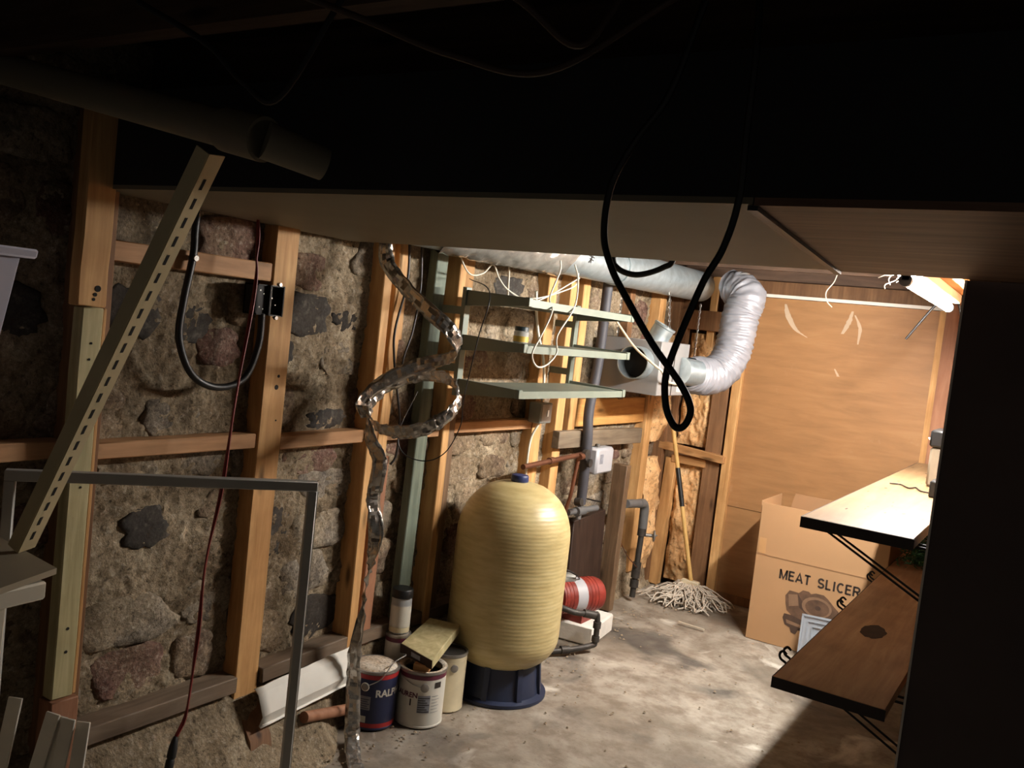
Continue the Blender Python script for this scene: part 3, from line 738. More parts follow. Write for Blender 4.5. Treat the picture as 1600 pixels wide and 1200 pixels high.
fb = empty('fan_box', (-1.92, 4.38, 1.22), 'grey square inline fan box with an open round collar hung beside the metal shelves', 'fan')
build('case', MB().box((-2.08, 4.18, 1.23), (-1.76, 4.56, 1.505)), M['fan'], fb, bevel=.004)
col = MB().lathe([(.083,0),(.083,.085),(.079,.085),(.079,.0)], (-1.872, 4.18, 1.385), (0,-1,0), 32, False, False)
build('open_collar', col, M['galv'], fb, sharp=30)
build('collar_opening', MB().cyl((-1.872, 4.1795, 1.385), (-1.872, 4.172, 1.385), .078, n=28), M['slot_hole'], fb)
st = V(.42, .1, .9).normalized()
build('top_stub', MB().lathe([(.056,0),(.056,.11),(.060,.115),(.060,.125),(.053,.125),(.053,.02)], (-1.875, 4.33, 1.475), tuple(st), 24, False, True), M['galv'], fb, sharp=30)
build('seam', MB().box((-1.762, 4.36, 1.232), (-1.7585, 4.368, 1.503)), M['ink'], fb)
build('sticker', MB().box((-1.7605, 4.44, 1.25), (-1.7588, 4.52, 1.32)), M['whitewire'], fb)
def chain(p0, p1, label):
    mb = MB(); p0, p1 = V(*p0), V(*p1); L = (p1-p0).length; k = int(L/.017)
    d = (p1-p0).normalized(); a = d.orthogonal().normalized(); b = d.cross(a)
    for i in range(k):
        c = p0+d*(i+.5)*L/k; ax = a if i % 2 else b; sd = d.cross(ax).normalized()
        pts = [c+d*.011*math.cos(q)+sd*.0055*math.sin(q) for q in [2*math.pi*j/8 for j in range(9)]]
        mb.tube(pts, .0018, 5)
    build('chain', mb, M['chain'], label=label, category='chain', group='thin chains hanging round the fan box')
chain((-2.03, 4.22, 1.95), (-2.03, 4.22, 1.506), 'thin steel chain holding the fan box, nearest the black pipe')
chain((-1.82, 4.34, 1.76), (-1.80, 4.36, 1.506), 'thin steel chain passing in front of the fan box round top stub')
chain((-1.86, 4.90, 1.74), (-1.86, 4.90, 1.36), 'thin steel chain hanging left of the flexible duct before the insulation')

# ---- metal wall shelves
ms = empty('metal_shelf_unit', (-1.9, 3.2, 1.22), 'grey-green metal bracket shelves fixed to the studs above the tank', 'shelf unit')
Y0, Y1, XB, XF = 2.80, 3.69, -1.985, -1.715
for zt in (1.602, 1.432, 1.262):
    sh = build('shelf', MB().box((XB, Y0+.012, zt-.006), (XF, Y1-.012, zt)).box((XF, Y0+.012, zt-.028), (XF+.004, Y1-.012, zt)).box((XB-.004, Y0+.012, zt-.028), (XB, Y1-.012, zt)), M['shelfgrey'], ms)
    for y in (Y0, Y1):
        q = [(XB-.02, y, zt-.048), (XF, y, zt-.026), (XF, y, zt+.004), (XB-.02, y, zt+.014)]
        build('bracket', MB().hexa([(a, b-.010, c) for a, b, c in q], [(a, b+.010, c) for a, b, c in q]), M['shelfgrey'], ms)
        build('end_cap', MB().box((XF-.012, y-.013, zt-.028), (XF+.008, y+.013, zt+.006)), M['shelfgrey'], ms, bevel=.002)
for y in (Y0, Y1):
    build('upright', MB().box((-2.005, y-.018, 1.21), (XB-.002, y+.018, 1.625)).box((-2.098, y-.014, 1.3), (-2.005, y+.014, 1.33)).box((-2.098, y-.014, 1.52), (-2.005, y+.014, 1.55)), M['shelfgrey'], ms, bevel=.001)
jr = empty('small_jar', (-1.87, 3.02, 1.433), 'small glass jar with dark lid on the middle metal shelf', 'jar')
build('glass', MB().lathe([(.026,0),(.030,.004),(.030,.044),(.024,.05)], (-1.87,3.02,1.4335), n=20), M['jar'], jr)
build('contents', MB().lathe([(.0305,.006),(.0305,.028)], (-1.87,3.02,1.4335), n=20), M['jaryellow'], jr)
build('lid', MB().lathe([(.028,.049),(.028,.064),(.026,.066)], (-1.87,3.02,1.4335), n=20), M['jarlid'], jr)

# ================================================================== LEFT FOREGROUND
# ---- small table with a board sheet on it
tb = empty('side_table', (-1.6, .75, 0), 'cream plastic side table with a square rail at the lower left corner', 'table')
TZ0 = .925
c0 = V(-1.575, .962, 0); d1 = V(.10, -.995, 0).normalized(); d2 = V(d1.y, -d1.x, 0)
def tp(a, b, z): q = c0+d1*a+d2*b; return V(q.x, q.y, z)
build('top', MB().hexa([tp(0,0,TZ0-.035), tp(.55,0,TZ0-.035), tp(.55,.34,TZ0-.035), tp(0,.34,TZ0-.035)], [tp(0,0,TZ0), tp(.55,0,TZ0), tp(.55,.34,TZ0), tp(0,.34,TZ0)]), M['tablebody'], tb, bevel=.004)
for a, b in ((.075,.075),(.475,.075),(.075,.265),(.475,.265)):
    s_ = .03
    build('leg', MB().hexa([tp(a+x*.013,b+y*.013,0) for x, y in ((-1,-1),(1,-1),(1,1),(-1,1))], [tp(a+x*s_,b+y*s_,TZ0-.035) for x, y in ((-1,-1),(1,-1),(1,1),(-1,1))]), M['tablebody'], tb, bevel=.004)
SQ = [(-1.597,.992), (-1.96,1.03), (-1.88,.45), (-1.41,.52)]
build('board_sheet', MB().hexa([V(x, y, TZ0+.003) for x, y in SQ][::-1], [V(x, y, TZ0+.015) for x, y in SQ][::-1]), M['cardgrey'], label='stiff grey-brown board sheet lying on the cream side table', category='board')

# ---- white slats leaning under the table
WS = ['leftmost', 'second', 'third', 'fourth', 'rightmost']
for k, (bx_, by_, tx_, ty_, h) in enumerate(((-1.74,.92,-1.80,1.05,.60), (-1.80,1.00,-1.74,1.10,.57), (-1.77,1.03,-1.735,1.115,.56), (-1.735,1.05,-1.715,1.12,.56), (-1.64,1.06,-1.70,1.145,.55))):
    build('white_batten', MB().beam((bx_, by_, 0), (tx_, ty_, h), .030, .006, (.5,-.85,0)), M['slat'], label='thin white batten standing under the cream table, %s of the five' % WS[k], category='batten', group='white battens under the table', bevel=.001)

# ---- slotted angle iron
a0, a1 = V(-1.722, .985, TZ0+.0165), V(-1.272, 1.0, 1.728)
sa = empty('slotted_angle', tuple(a0), 'long cream slotted angle iron leaning diagonally from the table up to the pipe', 'angle iron')
tdir = (a1-a0).normalized(); L = (a1-a0).length
f1 = tdir.cross(V(.30,.95,0)).normalized()     # lit flange width direction
if f1.x < 0: f1 = -f1
f2 = tdir.cross(f1).normalized()
if f2.y < 0: f2 = -f2
# two flanges meeting in a corner line
n0 = V(tdir.z,0,-tdir.x).normalized(); ca_, sa_ = math.cos(.24), math.sin(.24); lit = V(0,1,0)*ca_-n0*sa_; drk = -(n0*ca_+V(0,1,0)*sa_)
def strip(w_dir, w0, th, nm, mat, l0=0, l1=L):
    nrm = tdir.cross(w_dir).normalized()*th/2
    q = [a0+tdir*l0, a0+tdir*l0+w_dir*w0, a0+tdir*l1+w_dir*w0, a0+tdir*l1]
    return build(nm, MB().hexa([p-nrm for p in q], [p+nrm for p in q]), M[mat], sa)
lf_ = strip(lit, .040, .003, 'flange', 'slot')
strip(drk, .028, .003, 'flange', 'slot')
k = 0; pos = .03
nrm = tdir.cross(lit).normalized()
if nrm.dot(V(0,0,1.5)-a0) < 0: nrm = -nrm
while pos < L-.03:
    q0 = a0+tdir*pos+lit*.014+nrm*.0017; q1 = q0+tdir*.021
    build('slot', MB().hexa([q0, q0+lit*.007, q1+lit*.007, q1], [p+nrm*.0004 for p in (q0, q0+lit*.007, q1+lit*.007, q1)]), M['slot_hole'], lf_)
    pos += .0385

# ---- grey metal frame leaning near the studs
fm = empty('window_casing', (-1.75, 1.3, 0), 'empty grey aluminium window frame standing in front of the studs', 'frame')
q0, q1 = V(-1.93, 1.075, 1.053), V(-1.545, 1.606, 1.053)
wd = (q1-q0).normalized(); nn = V(wd.y, -wd.x, 0)
b0, b1 = q0+V(.02,-.0,0), q1+V(.0,.0,0)
b0, b1 = V(q0.x+nn.x*.06, q0.y+nn.y*.06, .012), V(q1.x+nn.x*.0, q1.y+nn.y*.0, .012)
b0 = V(q0.x, q0.y, .2)
build('top_rail', MB().beam(q0-wd*.011, q1+wd*.011, .026, .024), M['greymetal'], fm, bevel=.002)
build('side_rail', MB().beam(V(q1.x, q1.y, 1.042), V(q1.x, q1.y, .012), .022, .026, tuple(nn)), M['greymetal'], fm, bevel=.002)
build('side_rail', MB().beam(V(q0.x, q0.y, 1.042), V(q0.x, q0.y, .012), .022, .026, tuple(nn)), M['greymetal'], fm, bevel=.002)
build('bottom_rail', MB().beam(V(q0.x, q0.y, .012)-wd*.011, V(q1.x, q1.y, .012)+wd*.011, .026, .024), M['greymetal'], fm, bevel=.002)
build('glazing_bead', MB().beam(V(q1.x, q1.y, 1.04)+wd*.0125+nn*.004, V(q1.x, q1.y, .02)+wd*.0125+nn*.004, .003, .008, tuple(nn)), M['white'], fm)

# ---- frosted storage bin on a wall shelf at the left edge
bn = empty('storage_bin', (-2.0, .95, 1.21), 'frosted translucent plastic storage bin at the left edge by the wall', 'bin')
def binring(z, e):   # e: half sizes shrink
    return [(-2.105+e, .60+e, z), (-1.845-e, .60+e, z), (-1.845-e, 1.03-e, z), (-2.105+e, 1.03-e, z)]
vs = binring(1.225, .045)+binring(1.53, .010); iv = binring(1.229, .049)+binring(1.53, .014)
mb = MB(); mb.add(vs+iv, [(3,2,1,0)]+[(i,(i+1)%4,4+(i+1)%4,4+i) for i in range(4)]+[(8,9,10,11)]+[(8+(i+1)%4,8+i,12+i,12+(i+1)%4) for i in range(4)]+[(4+i,4+(i+1)%4,12+(i+1)%4,12+i) for i in range(4)])
build('body', mb, M['bin'], bn, bevel=.012)
mb = MB(); r0, r1 = binring(1.525, -.012), binring(1.545, -.014); r2_, r3 = binring(1.545, .014), binring(1.525, .012)
mb.add(r0+r1+r2_+r3, [(4*k+i, 4*k+(i+1)%4, 4*((k+1)%4)+(i+1)%4, 4*((k+1)%4)+i) for k in range(4) for i in range(4)])
build('rim', mb, M['bin'], bn, bevel=.004)
build('wall_shelf_plank', MB().box((-2.14, .55, 1.195), (-1.84, .98, 1.222)), M['woody'], label='plank shelf under the frosted storage bin at the left edge', category='shelf', bevel=.003)

# ---- pipe and collar up at the left
pp = empty('drain_pipe', (-1.55, 1.09, 1.8), 'pale grey plastic pipe running under the ceiling at the upper left', 'pipe')
p0, p1 = V(-2.13, 1.08, 1.945), V(-1.255, 1.10, 1.775)
build('pipe', MB().cyl(p0, p1, .034, n=24), M['bulk_grey'], pp)
build('socket', MB().cyl(p1-(p1-p0).normalized()*.10, p1, .040, n=24), M['bulk_grey'], pp)
build('reducer', MB().cyl(p1, p1+V(.05,.10,-.022), .034, .030, n=20), M['bulk_grey'], pp)

# ================================================================== CABLES
def cable(nm, pts, r, mat, label, cat_='cable', res=10, group=None):
    return build(nm, MB().tube(cat(pts, res), r, 8), M[mat], label=label, category=cat_, group=group, sharp=80)
cable('hanging_cable', [(-.42,1.18,1.975),(-.415,1.18,1.90),(-.418,1.19,1.80),(-.42,1.2,1.707),(-.437,1.21,1.64),(-.46,1.21,1.59),(-.484,1.2,1.50),(-.494,1.2,1.451),(-.488,1.2,1.41),(-.474,1.2,1.386),(-.462,1.2,1.383),(-.453,1.2,1.395),(-.452,1.2,1.415),(-.469,1.195,1.445),(-.515,1.19,1.495),(-.563,1.19,1.555),(-.595,1.19,1.60),(-.614,1.19,1.65),(-.611,1.19,1.722),(-.579,1.19,1.787),(-.537,1.19,1.85),(-.50,1.19,1.975)],   .0053, 'black', 'thick black cable hanging in a long twisted loop from the ceiling')
cable('black_cable', [(-1.239,2.48,1.96),(-1.239,2.48,1.76),(-1.221,2.48,1.71),(-1.153,2.48,1.693),(-1.071,2.48,1.72),(-1.039,2.48,1.761),(-1.02,2.48,1.96)], .009, 'black', 'short black cable sagging behind the bulkhead across the galvanised duct')
bc = cable('black_cable', [(-2.09,1.622,1.72),(-2.09,1.62,1.66),(-2.085,1.617,1.59),(-2.08,1.595,1.465),(-2.08,1.592,1.36),(-2.08,1.644,1.263),(-2.08,1.737,1.227),(-2.075,1.827,1.256),(-2.075,1.869,1.354),(-2.075,1.872,1.45)], .0105, 'black', 'heavy black cable looping over the stones into the electrical box')
build('cable_clip', MB().cyl((-2.10,1.618,1.585),(-2.07,1.618,1.585), .008, n=10), M['tin'], bc)
rc = empty('extension_cable', (-1.98, 1.66, .15), 'thin red extension cord hanging down the wall with a black plug end', 'cord')
cp = cat([(-2.05,1.80,1.72),(-2.03,1.79,1.62),(-2.02,1.785,1.54),(-2.0,1.741,1.247),(-1.995,1.71,.954),(-1.99,1.676,.737),(-1.985,1.664,.516),(-1.98,1.65,.333),(-1.975,1.615,.262)], 10)
build('cord', MB().tube(cp, .0034, 6).tube([(p[0]+.004, p[1]+.004*math.sin(i*.35), p[2]) for i, p in enumerate(cp)], .0028, 6), M['red'], rc)
e0 = V(-1.975,1.615,.262)
build('plug', MB().lathe([(.005,0),(.009,.012),(.012,.03),(.013,.055),(.010,.06),(.012,.064),(.012,.09),(.010,.094)], tuple(e0), (.10,-.25,-1.0), 14), M['plug'], rc)
WG = 'loose white wires near the metal shelves'
cable('white_wire', [(-1.8,3.14,1.78),(-1.8,3.146,1.737),(-1.8,3.089,1.626),(-1.69,2.93,1.57),(-1.69,2.87,1.475),(-1.69,2.82,1.405),(-1.69,2.86,1.36),(-1.69,2.93,1.365),(-1.69,3.0,1.413),(-1.69,2.99,1.48),(-1.70,3.10,1.575),(-1.75,3.22,1.64),(-1.8,3.301,1.727),(-1.82,3.3,1.78)], .0035, 'whitewire', 'thin white wire drooping in a loop in front of the metal shelves', 'wire')
cable('white_wire', [(-2.02,2.72,1.80),(-2.0,2.76,1.71),(-2.0,2.82,1.675),(-2.0,2.90,1.69),(-2.0,2.96,1.73),(-1.99,3.0,1.68),(-1.98,3.06,1.64),(-1.97,3.2,1.61),(-1.95,3.3,1.63),(-1.90,3.5,1.74)], .0032, 'whitewire', 'thin white wire strung along the stones just above the top metal shelf', 'wire')
cable('white_wire', [(-1.86,3.0,1.612),(-1.86,3.1,1.62),(-1.85,3.22,1.65),(-1.85,3.38,1.70),(-1.88,3.45,1.76)], .003, 'whitewire', 'short white wire rising from the top metal shelf to the duct', 'wire')
cable('white_wire', [(-2.03,3.12,1.76),(-2.03,3.13,1.70),(-2.03,3.14,1.60)], .004, 'whitewire', 'short straight white wire hanging behind the top metal shelf', 'wire')
cable('white_cable', [(-2.03,3.36,1.66),(-2.04,3.40,1.57),(-2.04,3.44,1.47),(-2.04,3.50,1.38),(-2.05,3.55,1.28),(-2.06,3.575,1.17)], .0065, 'whitewire', 'white cable running down the wall into the small grey box')
cable('white_cable', [(-2.06,3.575,1.07),(-2.085,3.56,1.0),(-2.085,3.545,.92),(-2.09,3.555,.80),(-2.09,3.555,.66)], .0055, 'whitewire', 'white cable running down the stud below the small grey box')
cable('cream_cable', [(-1.98,4.05,1.60),(-1.95,4.06,1.56),(-1.86,4.08,1.46),(-1.75,4.09,1.385),(-1.72,4.12,1.36),(-1.72,4.2,1.31),(-1.745,4.44,1.29)], .006, 'cream', 'cream cable crossing the open collar of the fan box')
cable('thin_dark_wire', [(-2.02,2.84,1.66),(-1.69,2.50,1.60),(-1.69,2.46,1.44),(-1.72,2.46,1.24),(-1.75,2.50,1.14),(-1.8,2.50,1.04),(-1.86,2.47,1.0),(-1.92,2.42,1.02),(-1.95,2.42,1.09),(-1.95,2.50,1.23)], .002, 'black', 'very thin dark wire curving in front of the foil strip and studs', 'wire')
cable('black_wire', [(-2.085,2.53,1.80),(-2.08,2.54,1.62),(-2.08,2.50,1.44),(-2.08,2.51,1.34),(-2.08,2.545,1.22),(-2.08,2.58,1.10),(-2.08,2.58,.98),(-2.085,2.56,.94)], .0045, 'black', 'thin black wire hanging down between the doubled studs', 'wire')
cable('black_wire', [(-2.085,2.60,1.80),(-2.08,2.62,1.60),(-2.08,2.60,1.44),(-2.08,2.565,1.34),(-2.08,2.56,1.26)], .004, 'black', 'thin black wire crossing the doubled studs, right of its twin', 'wire')
cable('ceiling_wire', [(-1.15,5.0,2.0),(-1.165,5.0,1.93),(-1.20,5.0,1.87),(-1.19,5.0,1.82),(-1.16,5.0,1.79)], .003, 'whitewire', 'thin white wire end dangling in front of the plywood panel', 'wire')
cable('black_wire', [(-.52,4.55,1.96),(-.535,4.57,1.90),(-.56,4.58,1.87),(-.62,4.6,1.79),(-.71,4.6,1.645)], .0055, 'black', 'stiff black wire end poking down in front of the lit tube', 'wire')
cable('black_wire', [(-.56,4.5,1.96),(-.545,4.53,1.92),(-.53,4.56,1.87),(-.50,4.58,1.82),(-.47,4.6,1.70)], .0055, 'black', 'black wire dropping beside the tube fitting to the shelf wall', 'wire')
tg = MB(); rg = random.Random(11)
for k in range(7):
    p = [(-.74+rg.uniform(-.03,.03), 4.40+rg.uniform(-.015,.015), 1.958)]
    for j in range(4): p.append((p[-1][0]+rg.uniform(-.035,.02), 4.40+rg.uniform(-.03,.03), p[-1][2]-rg.uniform(.005,.03)))
    tg.tube(cat(p, 6), .0025, 5)
build('wire_tangle', tg, M['whitewire'], label='little tangle of white wire ends left of the lit tube', category='wires')
ceil_c = [([(-1.35,.9,1.95),(-1.2,.92,1.88),(-1.12,.93,1.82),(-1.06,.95,1.80),(-.98,.98,1.95)], 'dark cable sagging under the ceiling left of the middle', 'blackmatte', .005),
 ([(-1.05,.9,1.95),(-.90,.95,1.90),(-.78,1.0,1.86),(-.66,1.06,1.85),(-.50,1.1,1.95)], 'long brown cable sagging under the joists at the top of the view', 'brown_dk', .005),
 ([(-.72,.9,1.95),(-.64,.95,1.90),(-.58,1.0,1.86),(-.54,1.04,1.95)], 'pair of brown cables drooping from the ceiling before the black loop', 'brown_dk', .005)]
for p, l, mt, r in ceil_c: cable('ceiling_cable', p, r, mt, l)

# electrical boxes
eb = empty('electrical_box', (-2.09, 1.885, 1.45), 'open black metal electrical box fixed to the second pine stud', 'electrical box')
mb = MB().box((-2.13,1.845,1.447),(-2.125,1.94,1.538))
for p0, p1 in (((-2.13,1.845,1.447),(-2.075,1.849,1.538)), ((-2.13,1.936,1.447),(-2.06,1.940,1.538)), ((-2.13,1.845,1.447),(-2.07,1.94,1.451)), ((-2.13,1.845,1.534),(-2.07,1.94,1.538)), ((-2.13,1.885,1.447),(-2.062,1.888,1.538))): mb.box(p0, p1)
build('case', mb, M['blackmatte'], eb)
build('rim', MB().box((-2.064,1.888,1.447),(-2.0615,1.891,1.538)).box((-2.064,1.888,1.536),(-2.0615,1.94,1.539)).box((-2.064,1.888,1.446),(-2.0615,1.94,1.449)), M['iron'], eb)
for y, z in ((1.92,1.543),(1.915,1.442)): build('screw', MB().cyl((-2.07,y,z),(-2.058,y,z), .006, n=10), M['tin'], eb)
for y, z in ((1.858,1.52),(1.872,1.51),(1.858,1.47),(1.872,1.465),(1.905,1.50),(1.92,1.48)): build('screw', MB().cyl((-2.125,y,z),(-2.0745,y,z), .0022, n=6), M['tin'], eb)
build('blank_plate', MB().box((-2.078,1.847,1.449),(-2.075,1.886,1.536)), M['blackmatte'], eb)
build('device', MB().box((-2.12,1.893,1.455),(-2.085,1.934,1.53)), M['blackmatte'], eb)
e2 = empty('junction_box', (-2.07, 3.575, 1.07), 'small grey metal junction box on the stud below the metal shelves', 'electrical box')
build('case', MB().box((-2.10,3.53,1.068),(-2.035,3.635,1.162)), M['grey_box'], e2, bevel=.004)
build('switch', MB().box((-2.036,3.585,1.10),(-2.030,3.60,1.13)), M['white'], e2)
build('cover_plate', MB().box((-2.036,3.54,1.075),(-2.033,3.627,1.155)), M['tin'], e2)

# ================================================================== FOIL STRIP
def foil():
    cps = []  # x,y,z, wx,wy,wz
    def cp(x, y, z, w): w = V(*w).normalized(); cps.append((x, y, z, w.x, w.y, w.z))
    cp(-2.03,2.34,1.76,(1,.3,-.2)); cp(-2.02,2.35,1.665,(.8,.2,.5)); cp(-1.912,2.33,1.585,(.45,.0,.85)); cp(-1.775,2.30,1.512,(.35,.1,.9))
    cp(-1.712,2.33,1.462,(.2,.5,.9)); cp(-1.72,2.40,1.40,(.0,.5,.9)); cp(-1.80,2.43,1.36,(-.1,.3,.9)); cp(-1.90,2.40,1.32,(-.2,-.1,.95)); cp(-1.995,2.34,1.245,(-.2,-.4,.9))
    cp(-2.012,2.27,1.165,(-.1,-.6,.8))
    for a in (215, 245, 275, 305, 335, 5, 35, 65, 95, 125, 155, 185):
        r = math.radians(a)
        cp(-1.845+.165*math.cos(r), 2.35+.11*math.sin(r), 1.208+.092*math.sin(r), (0,-.55,.83))
    cp(-2.005,2.31,1.13,(.2,-.3,.9)); cp(-1.965,2.30,1.06,(.8,.1,.5)); cp(-1.93,2.31,1.0,(.9,.3,.2)); cp(-1.945,2.32,.90,(.7,.7,.1)); cp(-1.955,2.33,.85,(.3,.9,.1)); cp(-1.93,2.33,.75,(.8,.5,.0))
    cp(-1.945,2.34,.66,(.9,-.2,.0)); cp(-1.962,2.35,.58,(.5,-.8,.0)); cp(-1.98,2.36,.446,(.8,-.4,.1)); cp(-1.995,2.36,.302,(.95,.2,.1)); cp(-1.985,2.36,.20,(.9,.4,.0)); cp(-1.965,2.35,.08,(.7,.6,.0)); cp(-1.95,2.34,.02,(.7,.6,.1)); cp(-1.88,2.27,.008,(.7,.75,0)); cp(-1.80,2.20,.008,(.6,.8,0))
    pts = cat(cps, 9); mb = MB(); vs = []; fs = []; nw = 4
    for i, p in enumerate(pts):
        c = V(*p[:3]); wv_ = V(*p[3:]).normalized(); tt = (V(*pts[min(i+1, len(pts)-1)][:3])-V(*pts[max(i-1, 0)][:3])).normalized()
        nr = tt.cross(wv_); nr = nr.normalized() if nr.length > 1e-4 else V(0,0,0)
        hw = .026*(1+.12*noise.noise(V(i*.2, 0, 9)))
        for j in range(nw+1):
            s_ = (j/nw-.5)*2
            d = .011*noise.noise(V(i*.42, s_*1.3, 2)) + .006*noise.noise(V(i*1.3, s_*3, 5))
            q = c+wv_*hw*s_+nr*d
            q.z = max(q.z, .005)
            vs.append(q)
        if i: fs += [((i-1)*(nw+1)+j, (i-1)*(nw+1)+j+1, i*(nw+1)+j+1, i*(nw+1)+j) for j in range(nw)]
    mb.add(vs, fs)
    o = build('foil_strip', mb, M['foil'], label='long crinkled foil strip hanging from the duct in a curled loop', category='foil strip', sharp=14)
    sl = o.modifiers.new('thick', 'SOLIDIFY'); sl.thickness = .0012
foil()

# ================================================================== CANS, PLANK, GUTTER
def wrap(cx, cy, r, a0, z0):     # text/print mapping round a can; a0 = start angle
    return lambda u, v: (cx+r*math.cos(a0+u/r), cy+r*math.sin(a0+u/r), z0+v)
def patch(cx, cy, r, a0, a1, z0, z1, mat, par, nm='label_panel'):
    mb = MB().grid(lambda u, v: (cx+r*math.cos(a0+(a1-a0)*u), cy+r*math.sin(a0+(a1-a0)*u), z0+(z1-z0)*v), 8, 1)
    build(nm, mb, M[mat], par)
def can(cx, cy, r, h, body, band, label, z0=0, lid='tin', base=None):
    c = empty('paint_can', (cx, cy, z0), label, 'paint can', 'old paint cans beside the tank')
    build('body', MB().lathe([(r*.97,.0),(r,.003),(r,.008),(r*.985,.010),(r*.985,h-.012),(r*.985,h-.010)], (cx,cy,z0), n=36, capt=False), M[body], c, sharp=30)
    build('band', MB().lathe([(r*.99,h-.028),(r*.99,h-.012)], (cx,cy,z0), n=36, capb=False, capt=False), M[band], c)
    build('rim', MB().lathe([(r*.985,h-.012),(r*1.02,h-.008),(r*1.02,h),(r*.93,h),(r*.90,h-.010),(r*.84,h-.010),(r*.83,h-.004),(r*.79,h-.004)], (cx,cy,z0), n=36, capb=False, capt=False), M['tin'], c, sharp=30)
    return c
AV = math.atan2(-.846, .529)          # angle facing the viewer
# blue can
cx, cy, r, h = -2.02, 2.52, .086, .215
c = can(cx, cy, r, h, 'navycan', 'redband', 'navy blue paint can with red band and paint-crusted lid')
build('crusted_lid', MB().lathe([(r*.93,h-.004),(r*.80,h+.004),(r*.5,h+.006),(.002,h+.008)], (cx,cy,0), n=28), M['crust'], c)
build('band', MB().lathe([(r*.992,.010),(r*.992,.026)], (cx,cy,0), n=36, capb=False, capt=False), M['redband'], c)
build('handle_ear', MB().lathe([(.016,0),(.016,.003),(.010,.006),(.002,.006)], (cx+r*math.cos(AV-.25), cy+r*math.sin(AV-.25), h-.055), (math.cos(AV-.25), math.sin(AV-.25), 0), 16), M['tin'], c)
patch(cx, cy, r*.993, AV-.55, AV+.02, .075, .125, 'label_grey', c)
patch(cx, cy, r*.993, AV-.50, AV-.12, .028, .052, 'canwhite', c)
build('lettering', text('RALPH LAUREN', .036, wrap(cx, cy, r*.994, AV+.20, .125), .0012), M['canwhite'], c)
build('wire_handle', MB().tube(cat([(cx+.09*math.cos(AV-.25), cy+.09*math.sin(AV-.25), h-.055),(cx+.075,cy-.06,h-.02),(cx+.085,cy-.01,h+.03),(cx+.09,cy+.05,h+.045),(cx+.05,cy+.085,h+.03)], 8), .002, 6), M['tin'], c)
for q in range(5): patch(cx, cy, r*.9945, AV-.5, AV-.03-.07*(q%2), .080+.008*q, .0825+.008*q, 'navycan', c, 'print_line')
build('ear_ring', MB().ring((cx+(r+.003)*math.cos(AV-.25), cy+(r+.003)*math.sin(AV-.25), h-.055), .014, .002, (math.cos(AV-.25), math.sin(AV-.25), 0)), M['white'], c)
# white can (open)
cx, cy, r, h = -1.91, 2.66, .090, .210
c = can(cx, cy, r, h, 'canwhite', 'maroon', 'open white paint can with maroon band, in front of the tank')
build('paint_surface', MB().lathe([(r*.8,h-.028),(.002,h-.028)], (cx,cy,0), n=28), M['maroon'], c)
build('drip_ring', MB().lathe([(r*1.0,h+.001),(r*.90,h+.002),(r*.80,h-.003),(r*.78,h-.02)], (cx,cy,0), n=36, capb=False, capt=False), M['crust'], c)
build('handle_ear', MB().lathe([(.016,0),(.016,.003),(.010,.006),(.002,.006)], (cx+r*math.cos(AV+.22), cy+r*math.sin(AV+.22), h-.055), (math.cos(AV+.22), math.sin(AV+.22), 0), 16), M['tin'], c)
patch(cx, cy, r*.993, AV-.02, AV+.50, .06, .125, 'label_grey', c)
patch(cx, cy, r*.993, AV+.66, AV+.98, .15, .172, 'ink', c, 'code_print')
build('lettering', text('RALPH LAUREN', .026, wrap(cx, cy, r*.994, AV-2.08, .115), .001), M['maroon'], c)
for q in range(7): patch(cx, cy, r*.9945, AV+.0, AV+.48-.09*(q%3), .063+.0085*q, .0660+.0085*q, 'ink', c, 'print_line')
for q in range(6): patch(cx, cy, r*.9945, AV+.56, AV+.95-.07*(q%2), .06+.012*q, .0615+.012*q, 'label_grey', c, 'print_line')
build('lettering', text('1', .034, wrap(cx, cy, r*.994, AV-.42, .085), .0012), M['ink'], c)
build('wire_handle', MB().tube(cat([(cx+.09*math.cos(AV+.22), cy+.09*math.sin(AV+.22), h-.055),(cx+.092*math.cos(AV-.3), cy+.092*math.sin(AV-.3), h-.045),(cx+.093*math.cos(AV-.9), cy+.093*math.sin(AV-.9), h-.025),(cx+.093*math.cos(AV-1.6), cy+.093*math.sin(AV-1.6), h-.015)], 8), .0018, 6), M['tin'], c)
# cream can behind
cx, cy, r, h = -1.912, 2.825, .072, .225
c = can(cx, cy, r, h, 'cancream', 'cancream', 'cream paint can half hidden between white can and tank stand')
build('lid', MB().lathe([(r*.93,h-.004),(r*.6,h-.002),(.002,h-.002)], (cx,cy,0), n=24), M['iron'], c)
build('handle_ear', MB().lathe([(.015,0),(.015,.003),(.009,.006),(.002,.006)], (cx+r*math.cos(AV+.4), cy+r*math.sin(AV+.4), h-.05), (math.cos(AV+.4), math.sin(AV+.4), 0), 16), M['tin'], c)
